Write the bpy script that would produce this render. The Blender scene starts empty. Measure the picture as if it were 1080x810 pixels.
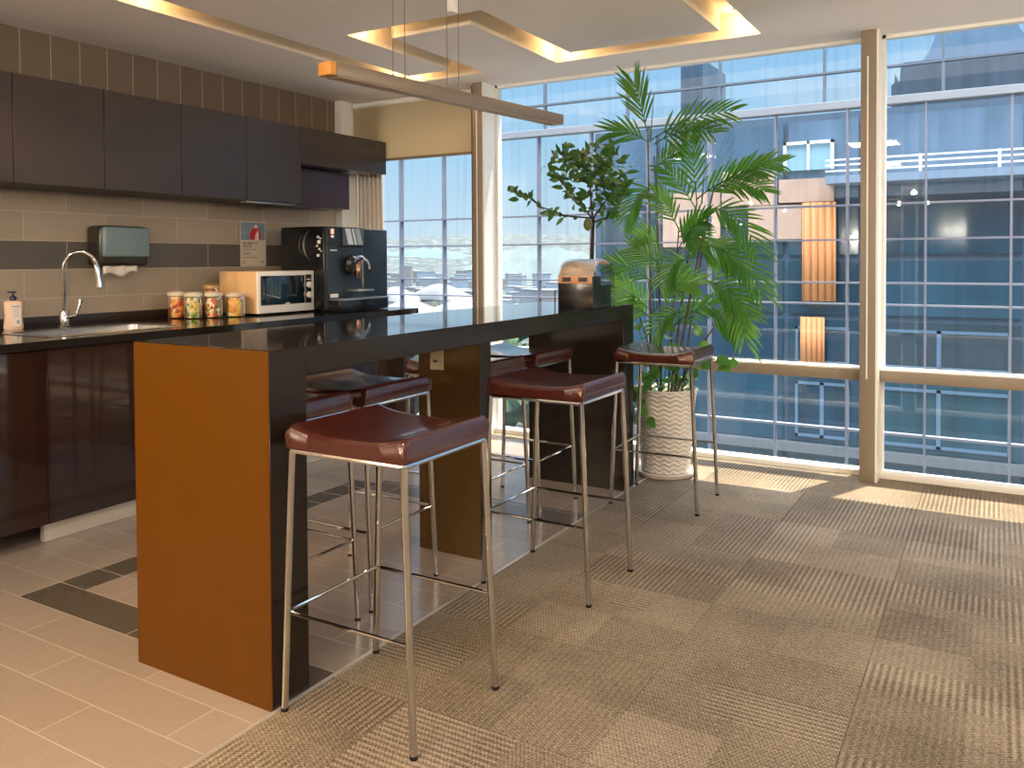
import bpy, bmesh, math, random
from mathutils import Vector, Matrix
random.seed(7)
PI = math.pi
scene = bpy.context.scene
COL = scene.collection

# ------------------------------------------------------------------ camera
CX, CY, CZ = (0.86235645, 0.50627523, -0.00517039), (0.00694713, -0.02204318, -0.99973288), (-0.50625397, 0.86209018, -0.02252624)
FPX, PY, EYE = 871.4738, 293.268, 1.3
cam_d = bpy.data.cameras.new('camera'); cam = bpy.data.objects.new('camera', cam_d); COL.objects.link(cam)
cam_d.sensor_width = 36; cam_d.lens = FPX / 1080 * 36
cam_d.shift_x = 0; cam_d.shift_y = (PY - 405) / 1080
cam_d.clip_end = 5000
cam.matrix_world = Matrix(((CX[0], -CY[0], -CZ[0], 0), (CX[1], -CY[1], -CZ[1], 0), (CX[2], -CY[2], -CZ[2], EYE), (0, 0, 0, 1)))
scene.camera = cam

def ray(u, v):
    a, b = (u - 540) / FPX, (v - PY) / FPX
    return Vector([CX[i] * a + CY[i] * b + CZ[i] for i in range(3)])
def at(u, v, Y):                       # the point of the plane y = Y seen at a photo pixel
    d = ray(u, v); return Vector((0, 0, EYE)) + d * (Y / d.y)

# ------------------------------------------------------------------ light
vs = scene.view_settings
vs.view_transform = 'Standard'; vs.look = 'None'; vs.exposure = 0.38; vs.gamma = 1.0; vs.use_curve_mapping = False
world = bpy.data.worlds.new('sky'); scene.world = world; world.use_nodes = True
nt = world.node_tree; nt.nodes.clear()
out = nt.nodes.new('ShaderNodeOutputWorld'); bg = nt.nodes.new('ShaderNodeBackground')
tc = nt.nodes.new('ShaderNodeTexCoord'); sx = nt.nodes.new('ShaderNodeSeparateXYZ'); rp = nt.nodes.new('ShaderNodeValToRGB')
no = nt.nodes.new('ShaderNodeTexNoise'); no.inputs['Scale'].default_value = 2.2; no.inputs['Detail'].default_value = 5
r2 = nt.nodes.new('ShaderNodeValToRGB'); mx = nt.nodes.new('ShaderNodeMixRGB'); mp = nt.nodes.new('ShaderNodeMapping')
mp.inputs['Scale'].default_value = (1, 1, 3.5)
L = nt.links.new
L(tc.outputs['Generated'], sx.inputs[0]); L(sx.outputs['Z'], rp.inputs[0])
e = rp.color_ramp.elements
e[0].position = 0.0; e[0].color = (0.74, 0.88, 0.97, 1)
e[1].position = 0.55; e[1].color = (0.78, 0.87, 1.0, 1)
q = rp.color_ramp.elements.new(0.12); q.color = (0.46, 0.73, 0.96, 1)
q = rp.color_ramp.elements.new(0.28); q.color = (0.27, 0.56, 0.90, 1)
L(tc.outputs['Generated'], mp.inputs[0]); L(mp.outputs[0], no.inputs['Vector']); L(no.outputs['Fac'], r2.inputs[0])
r2.color_ramp.elements[0].position = 0.56; r2.color_ramp.elements[0].color = (0, 0, 0, 1)
r2.color_ramp.elements[1].position = 0.78; r2.color_ramp.elements[1].color = (.8, .8, .8, 1)
L(r2.outputs[0], mx.inputs[0]); L(rp.outputs[0], mx.inputs[1]); mx.inputs[2].default_value = (0.95, 0.95, 0.97, 1)
rb = nt.nodes.new('ShaderNodeMapRange'); rb.inputs['From Min'].default_value = .38; rb.inputs['From Max'].default_value = .75; rb.inputs['To Min'].default_value = 0.80; rb.inputs['To Max'].default_value = 7.0
L(sx.outputs['Z'], rb.inputs[0])   # sky made brighter high up, out of view, to fill the room
L(mx.outputs[0], bg.inputs[0]); L(rb.outputs[0], bg.inputs[1]); L(bg.outputs[0], out.inputs[0])

def light(name, kind, loc, energy, color, **kw):
    d = bpy.data.lights.new(name, kind); d.energy = energy; d.color = color
    o = bpy.data.objects.new(name, d); COL.objects.link(o); o.location = loc
    aim = kw.pop('aim', None)
    for k, v in kw.items(): setattr(d, k, v)
    if aim is not None: o.rotation_euler = (Vector(aim) - Vector(loc)).to_track_quat('-Z', 'Y').to_euler()
    return o
light('sun', 'SUN', (0, 20, 30), 14.0, (1.0, 0.84, 0.62), angle=math.radians(0.8), aim=(-4.6, 9.0, -10))
# portals only guide the sampling of the sky through the windows
for n_, x_, w_ in (('window_portal_left', -3.94, 1.3), ('window_portal_middle', -1.97, 2.6), ('window_portal_right', .72, 2.6)):
    o_ = light(n_, 'AREA', (x_, 5.40, 1.3), 1, (1, 1, 1), shape='RECTANGLE', size=w_, size_y=2.5, aim=(x_, 0, 1.3)); o_.data.cycles.is_portal = True
# fill light: ceiling panels added out of view, behind and beside the camera
WARM = (1.0, 0.84, 0.66)
FILL_PANELS = [(-1.2, 0.6, 24), (1.6, 1.2, 34), (1.4, 3.6, 30), (-3.3, 0.6, 14), (1.2, -1.4, 30)]

# ------------------------------------------------------------------ materials
MATS = {}
def nmat(name):
    m = bpy.data.materials.new(name); m.use_nodes = True; MATS[name] = m
    return m, m.node_tree.nodes, m.node_tree.links.new, m.node_tree.nodes['Principled BSDF']
def mat(name, col, rough=0.5, metal=0.0, spec=0.5, noise=0.0, nscale=20.0, bump=0.0, bscale=120.0, stretch=(1, 1, 1), coat=0.0, emit=None, trans=0.0):
    if name in MATS: return MATS[name]
    m, N, L, P = nmat(name)
    P.inputs['Base Color'].default_value = (*col, 1); P.inputs['Roughness'].default_value = rough
    P.inputs['Metallic'].default_value = metal; P.inputs['Specular IOR Level'].default_value = spec
    P.inputs['Coat Weight'].default_value = coat; P.inputs['Coat Roughness'].default_value = 0.05
    if emit: P.inputs['Emission Color'].default_value = (*emit[0], 1); P.inputs['Emission Strength'].default_value = emit[1]
    if noise or bump:
        tc = N.new('ShaderNodeTexCoord'); mp = N.new('ShaderNodeMapping'); mp.inputs['Scale'].default_value = stretch
        L(tc.outputs['Object'], mp.inputs[0])
    if noise:
        n = N.new('ShaderNodeTexNoise'); n.inputs['Scale'].default_value = nscale; n.inputs['Detail'].default_value = 4
        r = N.new('ShaderNodeMixRGB'); r.inputs[1].default_value = (*[c * (1 - noise) for c in col], 1); r.inputs[2].default_value = (*[min(1, c * (1 + noise)) for c in col], 1)
        L(mp.outputs[0], n.inputs['Vector']); L(n.outputs['Fac'], r.inputs[0]); L(r.outputs[0], P.inputs['Base Color'])
    if bump:
        n = N.new('ShaderNodeTexNoise'); n.inputs['Scale'].default_value = bscale; b = N.new('ShaderNodeBump')
        b.inputs['Strength'].default_value = bump; b.inputs['Distance'].default_value = 0.005
        L(mp.outputs[0], n.inputs['Vector']); L(n.outputs['Fac'], b.inputs['Height']); L(b.outputs[0], P.inputs['Normal'])
    if trans: P.inputs['Transmission Weight'].default_value = trans
    return m
def math_node(N, L, op, a, b=None, c=None):
    n = N.new('ShaderNodeMath'); n.operation = op
    for i, v in enumerate((a, b, c)):
        if v is None: continue
        if isinstance(v, (int, float)): n.inputs[i].default_value = v
        else: L(v, n.inputs[i])
    return n.outputs[0]
def glass(name, tint=(0.95, 0.97, 0.98), refl=1.0, streak=0.0, ior=1.5):
    m, N, L, P = nmat(name); N.remove(P); o = N['Material Output']
    t = N.new('ShaderNodeBsdfTransparent'); t.inputs[0].default_value = (*tint, 1)
    g = N.new('ShaderNodeBsdfGlossy'); g.inputs['Roughness'].default_value = 0.0
    f = N.new('ShaderNodeFresnel'); f.inputs['IOR'].default_value = ior
    x = N.new('ShaderNodeMixShader'); fac = math_node(N, L, 'MULTIPLY', f.outputs[0], refl)
    if streak:
        tc = N.new('ShaderNodeTexCoord'); mp = N.new('ShaderNodeMapping'); mp.inputs['Scale'].default_value = (9, 9, .35)
        n = N.new('ShaderNodeTexNoise'); n.inputs['Scale'].default_value = 2; n.inputs['Detail'].default_value = 6
        r = N.new('ShaderNodeValToRGB'); r.color_ramp.elements[0].position = .5; r.color_ramp.elements[1].position = .8
        r.color_ramp.elements[0].color = (*tint, 1); r.color_ramp.elements[1].color = (*[c * (1 - streak) for c in tint], 1)
        L(tc.outputs['Object'], mp.inputs[0]); L(mp.outputs[0], n.inputs['Vector']); L(n.outputs['Fac'], r.inputs[0]); L(r.outputs[0], t.inputs[0])
    L(fac, x.inputs[0]); L(t.outputs[0], x.inputs[1]); L(g.outputs[0], x.inputs[2]); L(x.outputs[0], o.inputs[0])
    return m

chrome = mat('chrome', (0.66, 0.66, 0.66), 0.07, 1.0)
brushed = mat('brushed_metal', (0.55, 0.53, 0.50), 0.32, 1.0)
leather = mat('oxblood_leather', (0.046, 0.010, 0.007), 0.22, 0, 0.6, noise=0.35, nscale=18, bump=0.10, bscale=160, coat=0.35)
lam = mat('brown_laminate', (0.014, 0.009, 0.006), 0.22, 0, 0.38, noise=0.12, nscale=6)
bartop = mat('bar_top_gloss', (0.018, 0.014, 0.012), 0.05, 0, 0.75, noise=0.2, nscale=60)
cab_gloss = mat('lower_cabinet_gloss', (0.026, 0.011, 0.007), 0.05, 0, 0.65)
cab_up = mat('upper_cabinet_laminate', (0.040, 0.031, 0.030), 0.30, 0, 0.5, noise=0.1, nscale=8)
cab_red = mat('cabinet_side_red_brown', (0.045, 0.018, 0.022), 0.25, 0, 0.5)
stone = mat('black_worktop_stone', (0.016, 0.012, 0.010), 0.09, 0, 0.6, noise=0.4, nscale=180)
steel = mat('sink_steel', (0.62, 0.60, 0.57), 0.26, 1.0)
plast_w = mat('white_plastic', (0.74, 0.73, 0.71), 0.35)
plast_k = mat('black_plastic', (0.008, 0.009, 0.011), 0.22)
ceil_m = mat('ceiling_paint', (0.80, 0.745, 0.71), 0.8, noise=0.03, nscale=3)
recess_m = mat('recess_paint', (0.70, 0.62, 0.50), 0.8)
wall_m = mat('wall_paint', (0.62, 0.56, 0.48), 0.8)
wall_dk = mat('wall_panelling', (0.13, 0.10, 0.08), 0.6, noise=.1, nscale=4)
frame_m = mat('window_frame_beige', (0.24, 0.195, 0.150), 0.42, 0.0, noise=0.05, nscale=10)
frame_w = mat('window_frame_white', (0.78, 0.78, 0.75), 0.4)
frame_d = mat('window_frame_dark', (0.10, 0.06, 0.035), 0.4)
glass_in = glass('window_glass', (0.96, 0.98, 0.985), 1.0)

def tile_mat(name, c1, c2, grout, bw, bh, axis, rough, bands=None, offset=0.5, z0=0.0, x0=0.0, upper=None):
    """brick pattern in object space; axis: 'xy' floor, 'yz' left wall"""
    m, N, L, P = nmat(name)
    tc = N.new('ShaderNodeTexCoord'); s = N.new('ShaderNodeSeparateXYZ'); L(tc.outputs['Object'], s.inputs[0])
    a, b = (s.outputs['X'], s.outputs['Y']) if axis == 'xy' else (s.outputs['Y'], s.outputs['Z'])
    a2 = math_node(N, L, 'ADD', a, -x0); b2 = math_node(N, L, 'ADD', b, -z0)
    def bricks(w, h, off):
        cb = N.new('ShaderNodeCombineXYZ'); L(a2, cb.inputs[0]); L(b2, cb.inputs[1])
        br = N.new('ShaderNodeTexBrick'); br.offset = off; br.squash = 1; br.inputs['Scale'].default_value = 1
        br.inputs['Brick Width'].default_value = w; br.inputs['Row Height'].default_value = h
        br.inputs['Mortar Size'].default_value = 0.0022; br.inputs['Mortar Smooth'].default_value = 0.2; br.inputs['Bias'].default_value = 0
        br.inputs['Color1'].default_value = (*c1, 1); br.inputs['Color2'].default_value = (*c2, 1); br.inputs['Mortar'].default_value = (*grout, 1)
        L(cb.outputs[0], br.inputs['Vector']); return br
    br = bricks(bw, bh, offset); col = br.outputs['Color']; fac = br.outputs['Fac']
    # fine linear grain
    mp = N.new('ShaderNodeMapping'); mp.inputs['Scale'].default_value = (3, 3, 60) if axis == 'yz' else (4, 40, 4)
    n = N.new('ShaderNodeTexNoise'); n.inputs['Scale'].default_value = 4; n.inputs['Detail'].default_value = 6; n.inputs['Roughness'].default_value = .7
    L(tc.outputs['Object'], mp.inputs[0]); L(mp.outputs[0], n.inputs['Vector'])
    if upper:      # upright small tiles above a height
        br2 = bricks(upper[1], 3.0, 0); br2.inputs['Color1'].default_value = (*upper[2], 1); br2.inputs['Color2'].default_value = (*[c * .8 for c in upper[2]], 1)
        g = math_node(N, L, 'GREATER_THAN', b, upper[0]); x = N.new('ShaderNodeMixRGB'); L(g, x.inputs[0]); L(col, x.inputs[1]); L(br2.outputs['Color'], x.inputs[2]); col = x.outputs[0]
    for (lo_a, hi_a, lo_b, hi_b, c) in (bands or []):
        g = math_node(N, L, 'MULTIPLY', math_node(N, L, 'GREATER_THAN', a, lo_a), math_node(N, L, 'LESS_THAN', a, hi_a))
        g2 = math_node(N, L, 'MULTIPLY', math_node(N, L, 'GREATER_THAN', b, lo_b), math_node(N, L, 'LESS_THAN', b, hi_b))
        g = math_node(N, L, 'MULTIPLY', g, g2); g = math_node(N, L, 'MULTIPLY', g, math_node(N, L, 'SUBTRACT', 1.0, fac))
        x = N.new('ShaderNodeMixRGB'); L(g, x.inputs[0]); L(col, x.inputs[1]); x.inputs[2].default_value = (*c, 1); col = x.outputs[0]
    h = N.new('ShaderNodeMixRGB'); h.blend_type = 'MULTIPLY'; h.inputs[0].default_value = 1
    rr = N.new('ShaderNodeMapRange'); rr.inputs['To Min'].default_value = .80; rr.inputs['To Max'].default_value = 1.18
    L(n.outputs['Fac'], rr.inputs[0]); L(col, h.inputs[1]); L(rr.outputs[0], h.inputs[2]); L(h.outputs[0], P.inputs['Base Color'])
    bp = N.new('ShaderNodeBump'); bp.inputs['Strength'].default_value = .3; bp.inputs['Distance'].default_value = .002; bp.invert = True
    L(fac, bp.inputs['Height']); L(bp.outputs[0], P.inputs['Normal']); P.inputs['Roughness'].default_value = rough
    return m
DK = (0.085, 0.072, 0.055)
floor_mat = tile_mat('floor_tile', (0.285, 0.238, 0.200), (0.245, 0.204, 0.170), (0.40, 0.355, 0.305), 0.66, 0.1665, 'xy', 0.18,
    bands=[(-3.268, -1.79, 1.772, 1.935, DK), (-3.268, -3.108, 1.935, 3.72, DK), (-3.108, -1.5, 3.60, 3.80, (0.12, .11, .10))], x0=-2.28, z0=1.438 - 1.665)
wall_tile = tile_mat('wall_tile', (0.38, 0.31, 0.235), (0.33, 0.27, 0.20), (0.52, 0.44, 0.34), 0.50, 0.1645, 'yz', 0.42,
    bands=[(-9, 9, 1.258, 1.4185, (0.105, 0.092, 0.078))], x0=2.6, z0=1.256 - 1.645, upper=(1.96, 0.1745, (0.165, 0.125, 0.090)))

def carpet_material():
    m, N, L, P = nmat('carpet_tiles')
    tc = N.new('ShaderNodeTexCoord'); s = N.new('ShaderNodeSeparateXYZ'); L(tc.outputs['Object'], s.inputs[0])
    T = 0.5655
    u = math_node(N, L, 'DIVIDE', math_node(N, L, 'ADD', s.outputs['X'], 1.48), T); v = math_node(N, L, 'DIVIDE', math_node(N, L, 'ADD', s.outputs['Y'], -2.47), T)
    def white(a, b, seed):
        cb = N.new('ShaderNodeCombineXYZ'); L(math_node(N, L, 'FLOOR', a), cb.inputs[0]); L(math_node(N, L, 'FLOOR', b), cb.inputs[1]); cb.inputs[2].default_value = seed
        w = N.new('ShaderNodeTexWhiteNoise'); w.noise_dimensions = '3D'; L(cb.outputs[0], w.inputs['Vector']); return w.outputs['Value']
    def m2(op, a, b): return math_node(N, L, op, a, b)
    tile = white(u, v, 1.0)
    sub = white(m2('MULTIPLY', u, 2.0), m2('MULTIPLY', v, 2.0), 5.0)
    sub2 = white(m2('MULTIPLY', u, 1.5), m2('MULTIPLY', v, 3.0), 9.0)
    # ribs: run across y in most tiles, across x in some
    ribx = math_node(N, L, 'SINE', m2('MULTIPLY', s.outputs['X'], 2 * PI / 0.0215)); riby = math_node(N, L, 'SINE', m2('MULTIPLY', s.outputs['Y'], 2 * PI / 0.0215))
    dots = math_node(N, L, 'SINE', m2('MULTIPLY', s.outputs['Y'], 2 * PI / 0.012)); dotx = math_node(N, L, 'SINE', m2('MULTIPLY', s.outputs['X'], 2 * PI / 0.012))
    sel = m2('GREATER_THAN', tile, 0.62)
    def mixf(f, a, b):
        x = N.new('ShaderNodeMix'); x.data_type = 'FLOAT'; L(f, x.inputs[0]); L(a, x.inputs[2]); L(b, x.inputs[3]); return x.outputs[0]
    rib = mixf(sel, ribx, riby); dot = mixf(sel, dots, dotx)
    strong = m2('GREATER_THAN', sub2, 0.5)
    amp = m2('ADD', m2('MULTIPLY', strong, 0.32), 0.12)
    ribv = m2('MULTIPLY', rib, amp)
    cross = m2('MULTIPLY', m2('MULTIPLY', dot, rib), 0.28)
    n = N.new('ShaderNodeTexNoise'); n.inputs['Scale'].default_value = 220; n.inputs['Detail'].default_value = 3; L(tc.outputs['Object'], n.inputs['Vector'])
    n2 = N.new('ShaderNodeTexNoise'); n2.inputs['Scale'].default_value = 2.4; n2.inputs['Detail'].default_value = 3; L(tc.outputs['Object'], n2.inputs['Vector'])
    val = m2('ADD', 0.5, m2('MULTIPLY', ribv, 0.42)); val = m2('ADD', val, m2('MULTIPLY', cross, 0.6))
    val = m2('ADD', val, m2('MULTIPLY', m2('SUBTRACT', n.outputs['Fac'], .5), 1.2))
    val = m2('ADD', val, m2('MULTIPLY', m2('SUBTRACT', sub, .5), .16)); val = m2('ADD', val, m2('MULTIPLY', m2('SUBTRACT', tile, .5), .08))
    val = m2('ADD', val, m2('MULTIPLY', m2('SUBTRACT', n2.outputs['Fac'], .5), .5))
    # seams
    fu = math_node(N, L, 'FRACT', u); fv = math_node(N, L, 'FRACT', v)
    seam = m2('MAXIMUM', m2('LESS_THAN', fu, 0.006), m2('LESS_THAN', fv, 0.006)); val = m2('SUBTRACT', val, m2('MULTIPLY', seam, .18))
    r = N.new('ShaderNodeValToRGB'); L(val, r.inputs[0]); E = r.color_ramp.elements
    E[0].position = 0.12; E[0].color = (0.062, 0.050, 0.038, 1); E[1].position = 0.95; E[1].color = (0.37, 0.312, 0.240, 1)
    k = E.new(0.5); k.color = (0.180, 0.147, 0.108, 1)
    L(r.outputs[0], P.inputs['Base Color']); P.inputs['Roughness'].default_value = .9; P.inputs['Specular IOR Level'].default_value = .15
    b = N.new('ShaderNodeBump'); b.inputs['Strength'].default_value = .6; b.inputs['Distance'].default_value = .004
    L(val, b.inputs['Height']); L(b.outputs[0], P.inputs['Normal'])
    return m
carpet_mat = carpet_material()

def leaf_mat(name, c1, c2, sc=4.0, rough=0.35, trans=0.5):
    m, N, L, P = nmat(name); o = N['Material Output']
    tc = N.new('ShaderNodeTexCoord'); n = N.new('ShaderNodeTexNoise'); n.inputs['Scale'].default_value = sc; n.inputs['Detail'].default_value = 3
    r = N.new('ShaderNodeMixRGB'); r.inputs[1].default_value = (*c1, 1); r.inputs[2].default_value = (*c2, 1)
    L(tc.outputs['Object'], n.inputs['Vector']); L(n.outputs['Fac'], r.inputs[0]); L(r.outputs[0], P.inputs['Base Color']); P.inputs['Roughness'].default_value = rough
    t = N.new('ShaderNodeBsdfTranslucent'); h = N.new('ShaderNodeMixRGB'); h.blend_type = 'MIX'; h.inputs[0].default_value = .45; h.inputs[2].default_value = (0.22, 0.50, 0.04, 1)
    L(r.outputs[0], h.inputs[1]); L(h.outputs[0], t.inputs[0]); x = N.new('ShaderNodeMixShader'); x.inputs[0].default_value = trans
    L(P.outputs[0], x.inputs[1]); L(t.outputs[0], x.inputs[2]); L(x.outputs[0], o.inputs[0]); return m
palm_leaf = leaf_mat('palm_leaf', (0.012, 0.065, 0.012), (0.070, 0.23, 0.030), 9, .28, .42)
palm_light = leaf_mat('palm_leaf_fresh', (0.07, 0.20, 0.03), (0.15, 0.34, 0.05), 5, .4, .5)
citrus_leaf = leaf_mat('citrus_leaf', (0.014, 0.055, 0.012), (0.045, 0.13, 0.025), 8, .3, .20)
vine_leaf = leaf_mat('vine_leaf', (0.03, 0.12, 0.02), (0.10, 0.27, 0.05), 6, .3, .35)
cane_m = mat('palm_cane', (0.075, 0.060, 0.030), 0.5, noise=0.5, nscale=25, stretch=(1, 1, 1))
bark_m = mat('citrus_bark', (0.035, 0.022, 0.014), 0.8, noise=0.4, nscale=30)

# ------------------------------------------------------------------ mesh helpers
def new_bm(): return bmesh.new()
def box(bm, x0, x1, y0, y1, z0, z1, bev=0.0, seg=2):
    t = bmesh.new(); bmesh.ops.create_cube(t, size=1)
    bmesh.ops.scale(t, vec=(x1 - x0, y1 - y0, z1 - z0), verts=t.verts); bmesh.ops.translate(t, vec=((x0 + x1) / 2, (y0 + y1) / 2, (z0 + z1) / 2), verts=t.verts)
    if bev: bmesh.ops.bevel(t, geom=t.edges[:], offset=bev, segments=seg, affect='EDGES', profile=.5)
    merge(bm, t); return bm
def merge(bm, t, M=None):
    me = bpy.data.meshes.new('tmp'); t.to_mesh(me); t.free()
    if M is not None: me.transform(M)
    bm.from_mesh(me); bpy.data.meshes.remove(me)
def obox(bm, x0, x1, y0, y1, z0, z1, bev, M): t = bmesh.new(); box(t, x0, x1, y0, y1, z0, z1, bev); merge(bm, t, M)
def tube(bm, pts, rad, seg=10, cap=True):
    pts = [Vector(p) for p in pts]; n = len(pts)
    rr = rad if isinstance(rad, (list, tuple)) else [rad] * n
    rings = []; up = None
    for i, p in enumerate(pts):
        d = (pts[min(i + 1, n - 1)] - pts[max(i - 1, 0)]).normalized()
        if up is None: up = d.orthogonal().normalized()
        up = (up - d * up.dot(d)); up = up.normalized() if up.length > 1e-6 else d.orthogonal().normalized()
        s = d.cross(up)
        rings.append([bm.verts.new(p + (up * math.cos(2 * PI * k / seg) + s * math.sin(2 * PI * k / seg)) * rr[i]) for k in range(seg)])
    for a, b in zip(rings, rings[1:]):
        for k in range(seg): bm.faces.new((a[k], a[(k + 1) % seg], b[(k + 1) % seg], b[k]))
    if cap: bm.faces.new(rings[0][::-1]); bm.faces.new(rings[-1])
    return bm
def lathe(bm, prof, seg=32, c=(0, 0, 0), cap_top=False, cap_bottom=True):
    rings = [[bm.verts.new((c[0] + r * math.cos(2 * PI * k / seg), c[1] + r * math.sin(2 * PI * k / seg), c[2] + z)) for k in range(seg)] for r, z in prof]
    for a, b in zip(rings, rings[1:]):
        for k in range(seg): bm.faces.new((a[k], a[(k + 1) % seg], b[(k + 1) % seg], b[k]))
    if cap_bottom: bm.faces.new(rings[0][::-1])
    if cap_top: bm.faces.new(rings[-1])
    return bm
def prism(bm, pts, d):                   # polygon swept along vector d
    a = [bm.verts.new(p) for p in pts]; b = [bm.verts.new(Vector(p) + Vector(d)) for p in pts]; n = len(pts)
    bm.faces.new(a); bm.faces.new(b[::-1])
    for i in range(n): bm.faces.new((a[i], b[i], b[(i + 1) % n], a[(i + 1) % n]))
    return bm
def mesh_obj(name, bm, m, parent=None, loc=None, smooth=True, ang=38):
    bmesh.ops.recalc_face_normals(bm, faces=bm.faces[:])
    if smooth:
        for f in bm.faces: f.smooth = True
        for e in bm.edges:
            if len(e.link_faces) == 2 and e.calc_face_angle(0) > math.radians(ang): e.smooth = False
    me = bpy.data.meshes.new(name); bm.to_mesh(me); bm.free()
    for k in (m if isinstance(m, (list, tuple)) else [m]): me.materials.append(k)
    o = bpy.data.objects.new(name, me); COL.objects.link(o)
    if parent is not None: o.parent = parent
    if loc is not None: o.location = loc
    return o
def tag(o, label, cat, group=None, kind=None):
    o['label'] = label; o['category'] = cat
    if group: o['group'] = group
    if kind: o['kind'] = kind
    return o
def thing(name, label, cat, loc=(0, 0, 0), rz=0.0, group=None):
    o = bpy.data.objects.new(name, None); o.empty_display_size = .1; COL.objects.link(o); o.location = loc; o.rotation_euler = (0, 0, rz)
    return tag(o, label, cat, group)
def struct(name, bm, m, parent=None, smooth=False):
    o = mesh_obj(name, bm, m, parent, smooth=smooth)
    if parent is None: o['kind'] = 'structure'
    return o
def sroot(name, loc=(0, 0, 0)):
    o = bpy.data.objects.new(name, None); COL.objects.link(o); o.location = loc; o['kind'] = 'structure'; return o
def dup(root, loc, rz, label, group=None):
    r = root.copy(); COL.objects.link(r); r.location = loc; r.rotation_euler = (0, 0, rz); r['label'] = label
    if group: r['group'] = group
    for ch in list(root.children):
        c = ch.copy(); COL.objects.link(c); c.parent = r
        for g in ch.children:
            d = g.copy(); COL.objects.link(d); d.parent = c
    return r

# ------------------------------------------------------------------ the room shell
CEIL, WX, YW = 2.60, -4.69, 5.33
struct('floor', box(new_bm(), -4.85, -1.79, -3.2, 5.40, -0.12, 0), floor_mat)
struct('carpet', box(new_bm(), -1.775, 4.0, -3.2, 5.40, -0.12, 0.002), carpet_mat)
struct('trim_1', box(new_bm(), -1.79, -1.775, -3.2, 5.24, -0.12, 0.003), mat('floor_edge_strip', (0.55, 0.53, 0.50), 0.4, 0.6))
struct('wall_left', box(new_bm(), -4.85, WX, -3.2, 5.16, 0, CEIL), wall_tile)
struct('wall_back', box(new_bm(), -4.85, 4.0, -3.2, -3.05, 0, CEIL), wall_dk)
struct('wall_right', box(new_bm(), 3.85, 4.0, -3.05, 5.40, 0, CEIL), wall_dk)

# ceiling slab with the folded light slot: cut the ribbon out cell by cell
xs = [-4.85, -3.79, -3.60, -3.25, -3.07, -2.52, -2.33, -1.375, -1.19, 4.0]
ys = [-3.2, 2.55, 3.66, 3.85, 4.70, 4.89, 5.40]
def is_slot(cx, cy):
    X = lambda a, b: a - 1e-4 < cx < b + 1e-4
    Yv = lambda a, b: a - 1e-4 < cy < b + 1e-4
    return (X(-3.79, -3.60) and Yv(2.55, 4.89)) or (X(-3.79, -3.07) and Yv(4.70, 4.89)) or (X(-3.25, -3.07) and Yv(3.66, 4.89)) or (X(-3.25, -2.33) and Yv(3.66, 3.85)) \
        or (X(-2.52, -2.33) and Yv(3.66, 4.89)) or (X(-2.52, -1.19) and Yv(4.70, 4.89)) or (X(-1.375, -1.19) and Yv(3.66, 4.89)) or (X(-1.375, 4.0) and Yv(3.66, 3.85) and cx < 1.0 and False)
bm = new_bm(); bt = new_bm()
def quad(b, p): b.faces.new([b.verts.new(q) for q in p])
DEP = 0.13
grid = {}
for i in range(len(xs) - 1):
    for j in range(len(ys) - 1): grid[i, j] = is_slot((xs[i] + xs[i + 1]) / 2, (ys[j] + ys[j + 1]) / 2)
for (i, j), s in grid.items():
    x0, x1, y0, y1 = xs[i], xs[i + 1], ys[j], ys[j + 1]
    if not s: quad(bm, [(x0, y0, CEIL), (x1, y0, CEIL), (x1, y1, CEIL), (x0, y1, CEIL)])
    else:
        quad(bt, [(x0, y0, CEIL + DEP), (x1, y0, CEIL + DEP), (x1, y1, CEIL + DEP), (x0, y1, CEIL + DEP)])
        for di, dj, p, q in ((-1, 0, (x0, y0), (x0, y1)), (1, 0, (x1, y0), (x1, y1)), (0, -1, (x0, y0), (x1, y0)), (0, 1, (x0, y1), (x1, y1))):
            if not grid.get((i + di, j + dj), False): quad(bt, [(*p, CEIL), (*q, CEIL), (*q, CEIL + DEP), (*p, CEIL + DEP)])
bmesh.ops.remove_doubles(bm, verts=bm.verts, dist=1e-5); bmesh.ops.remove_doubles(bt, verts=bt.verts, dist=1e-5)
c = struct('ceiling', bm, ceil_m)
for p in c.data.polygons: pass
rc = mesh_obj('ceiling_recess', bt, recess_m, c, smooth=False)
struct('trim_2', box(new_bm(), -4.85, 4.0, -3.2, 5.40, CEIL + 0.15, CEIL + 0.40), ceil_m)   # slab above
# sealing fascia round the ceiling slab at the window line
struct('trim_3', box(new_bm(), -4.85, 4.0, 5.36, 5.42, CEIL + .001, CEIL + .16), frame_m)

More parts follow.
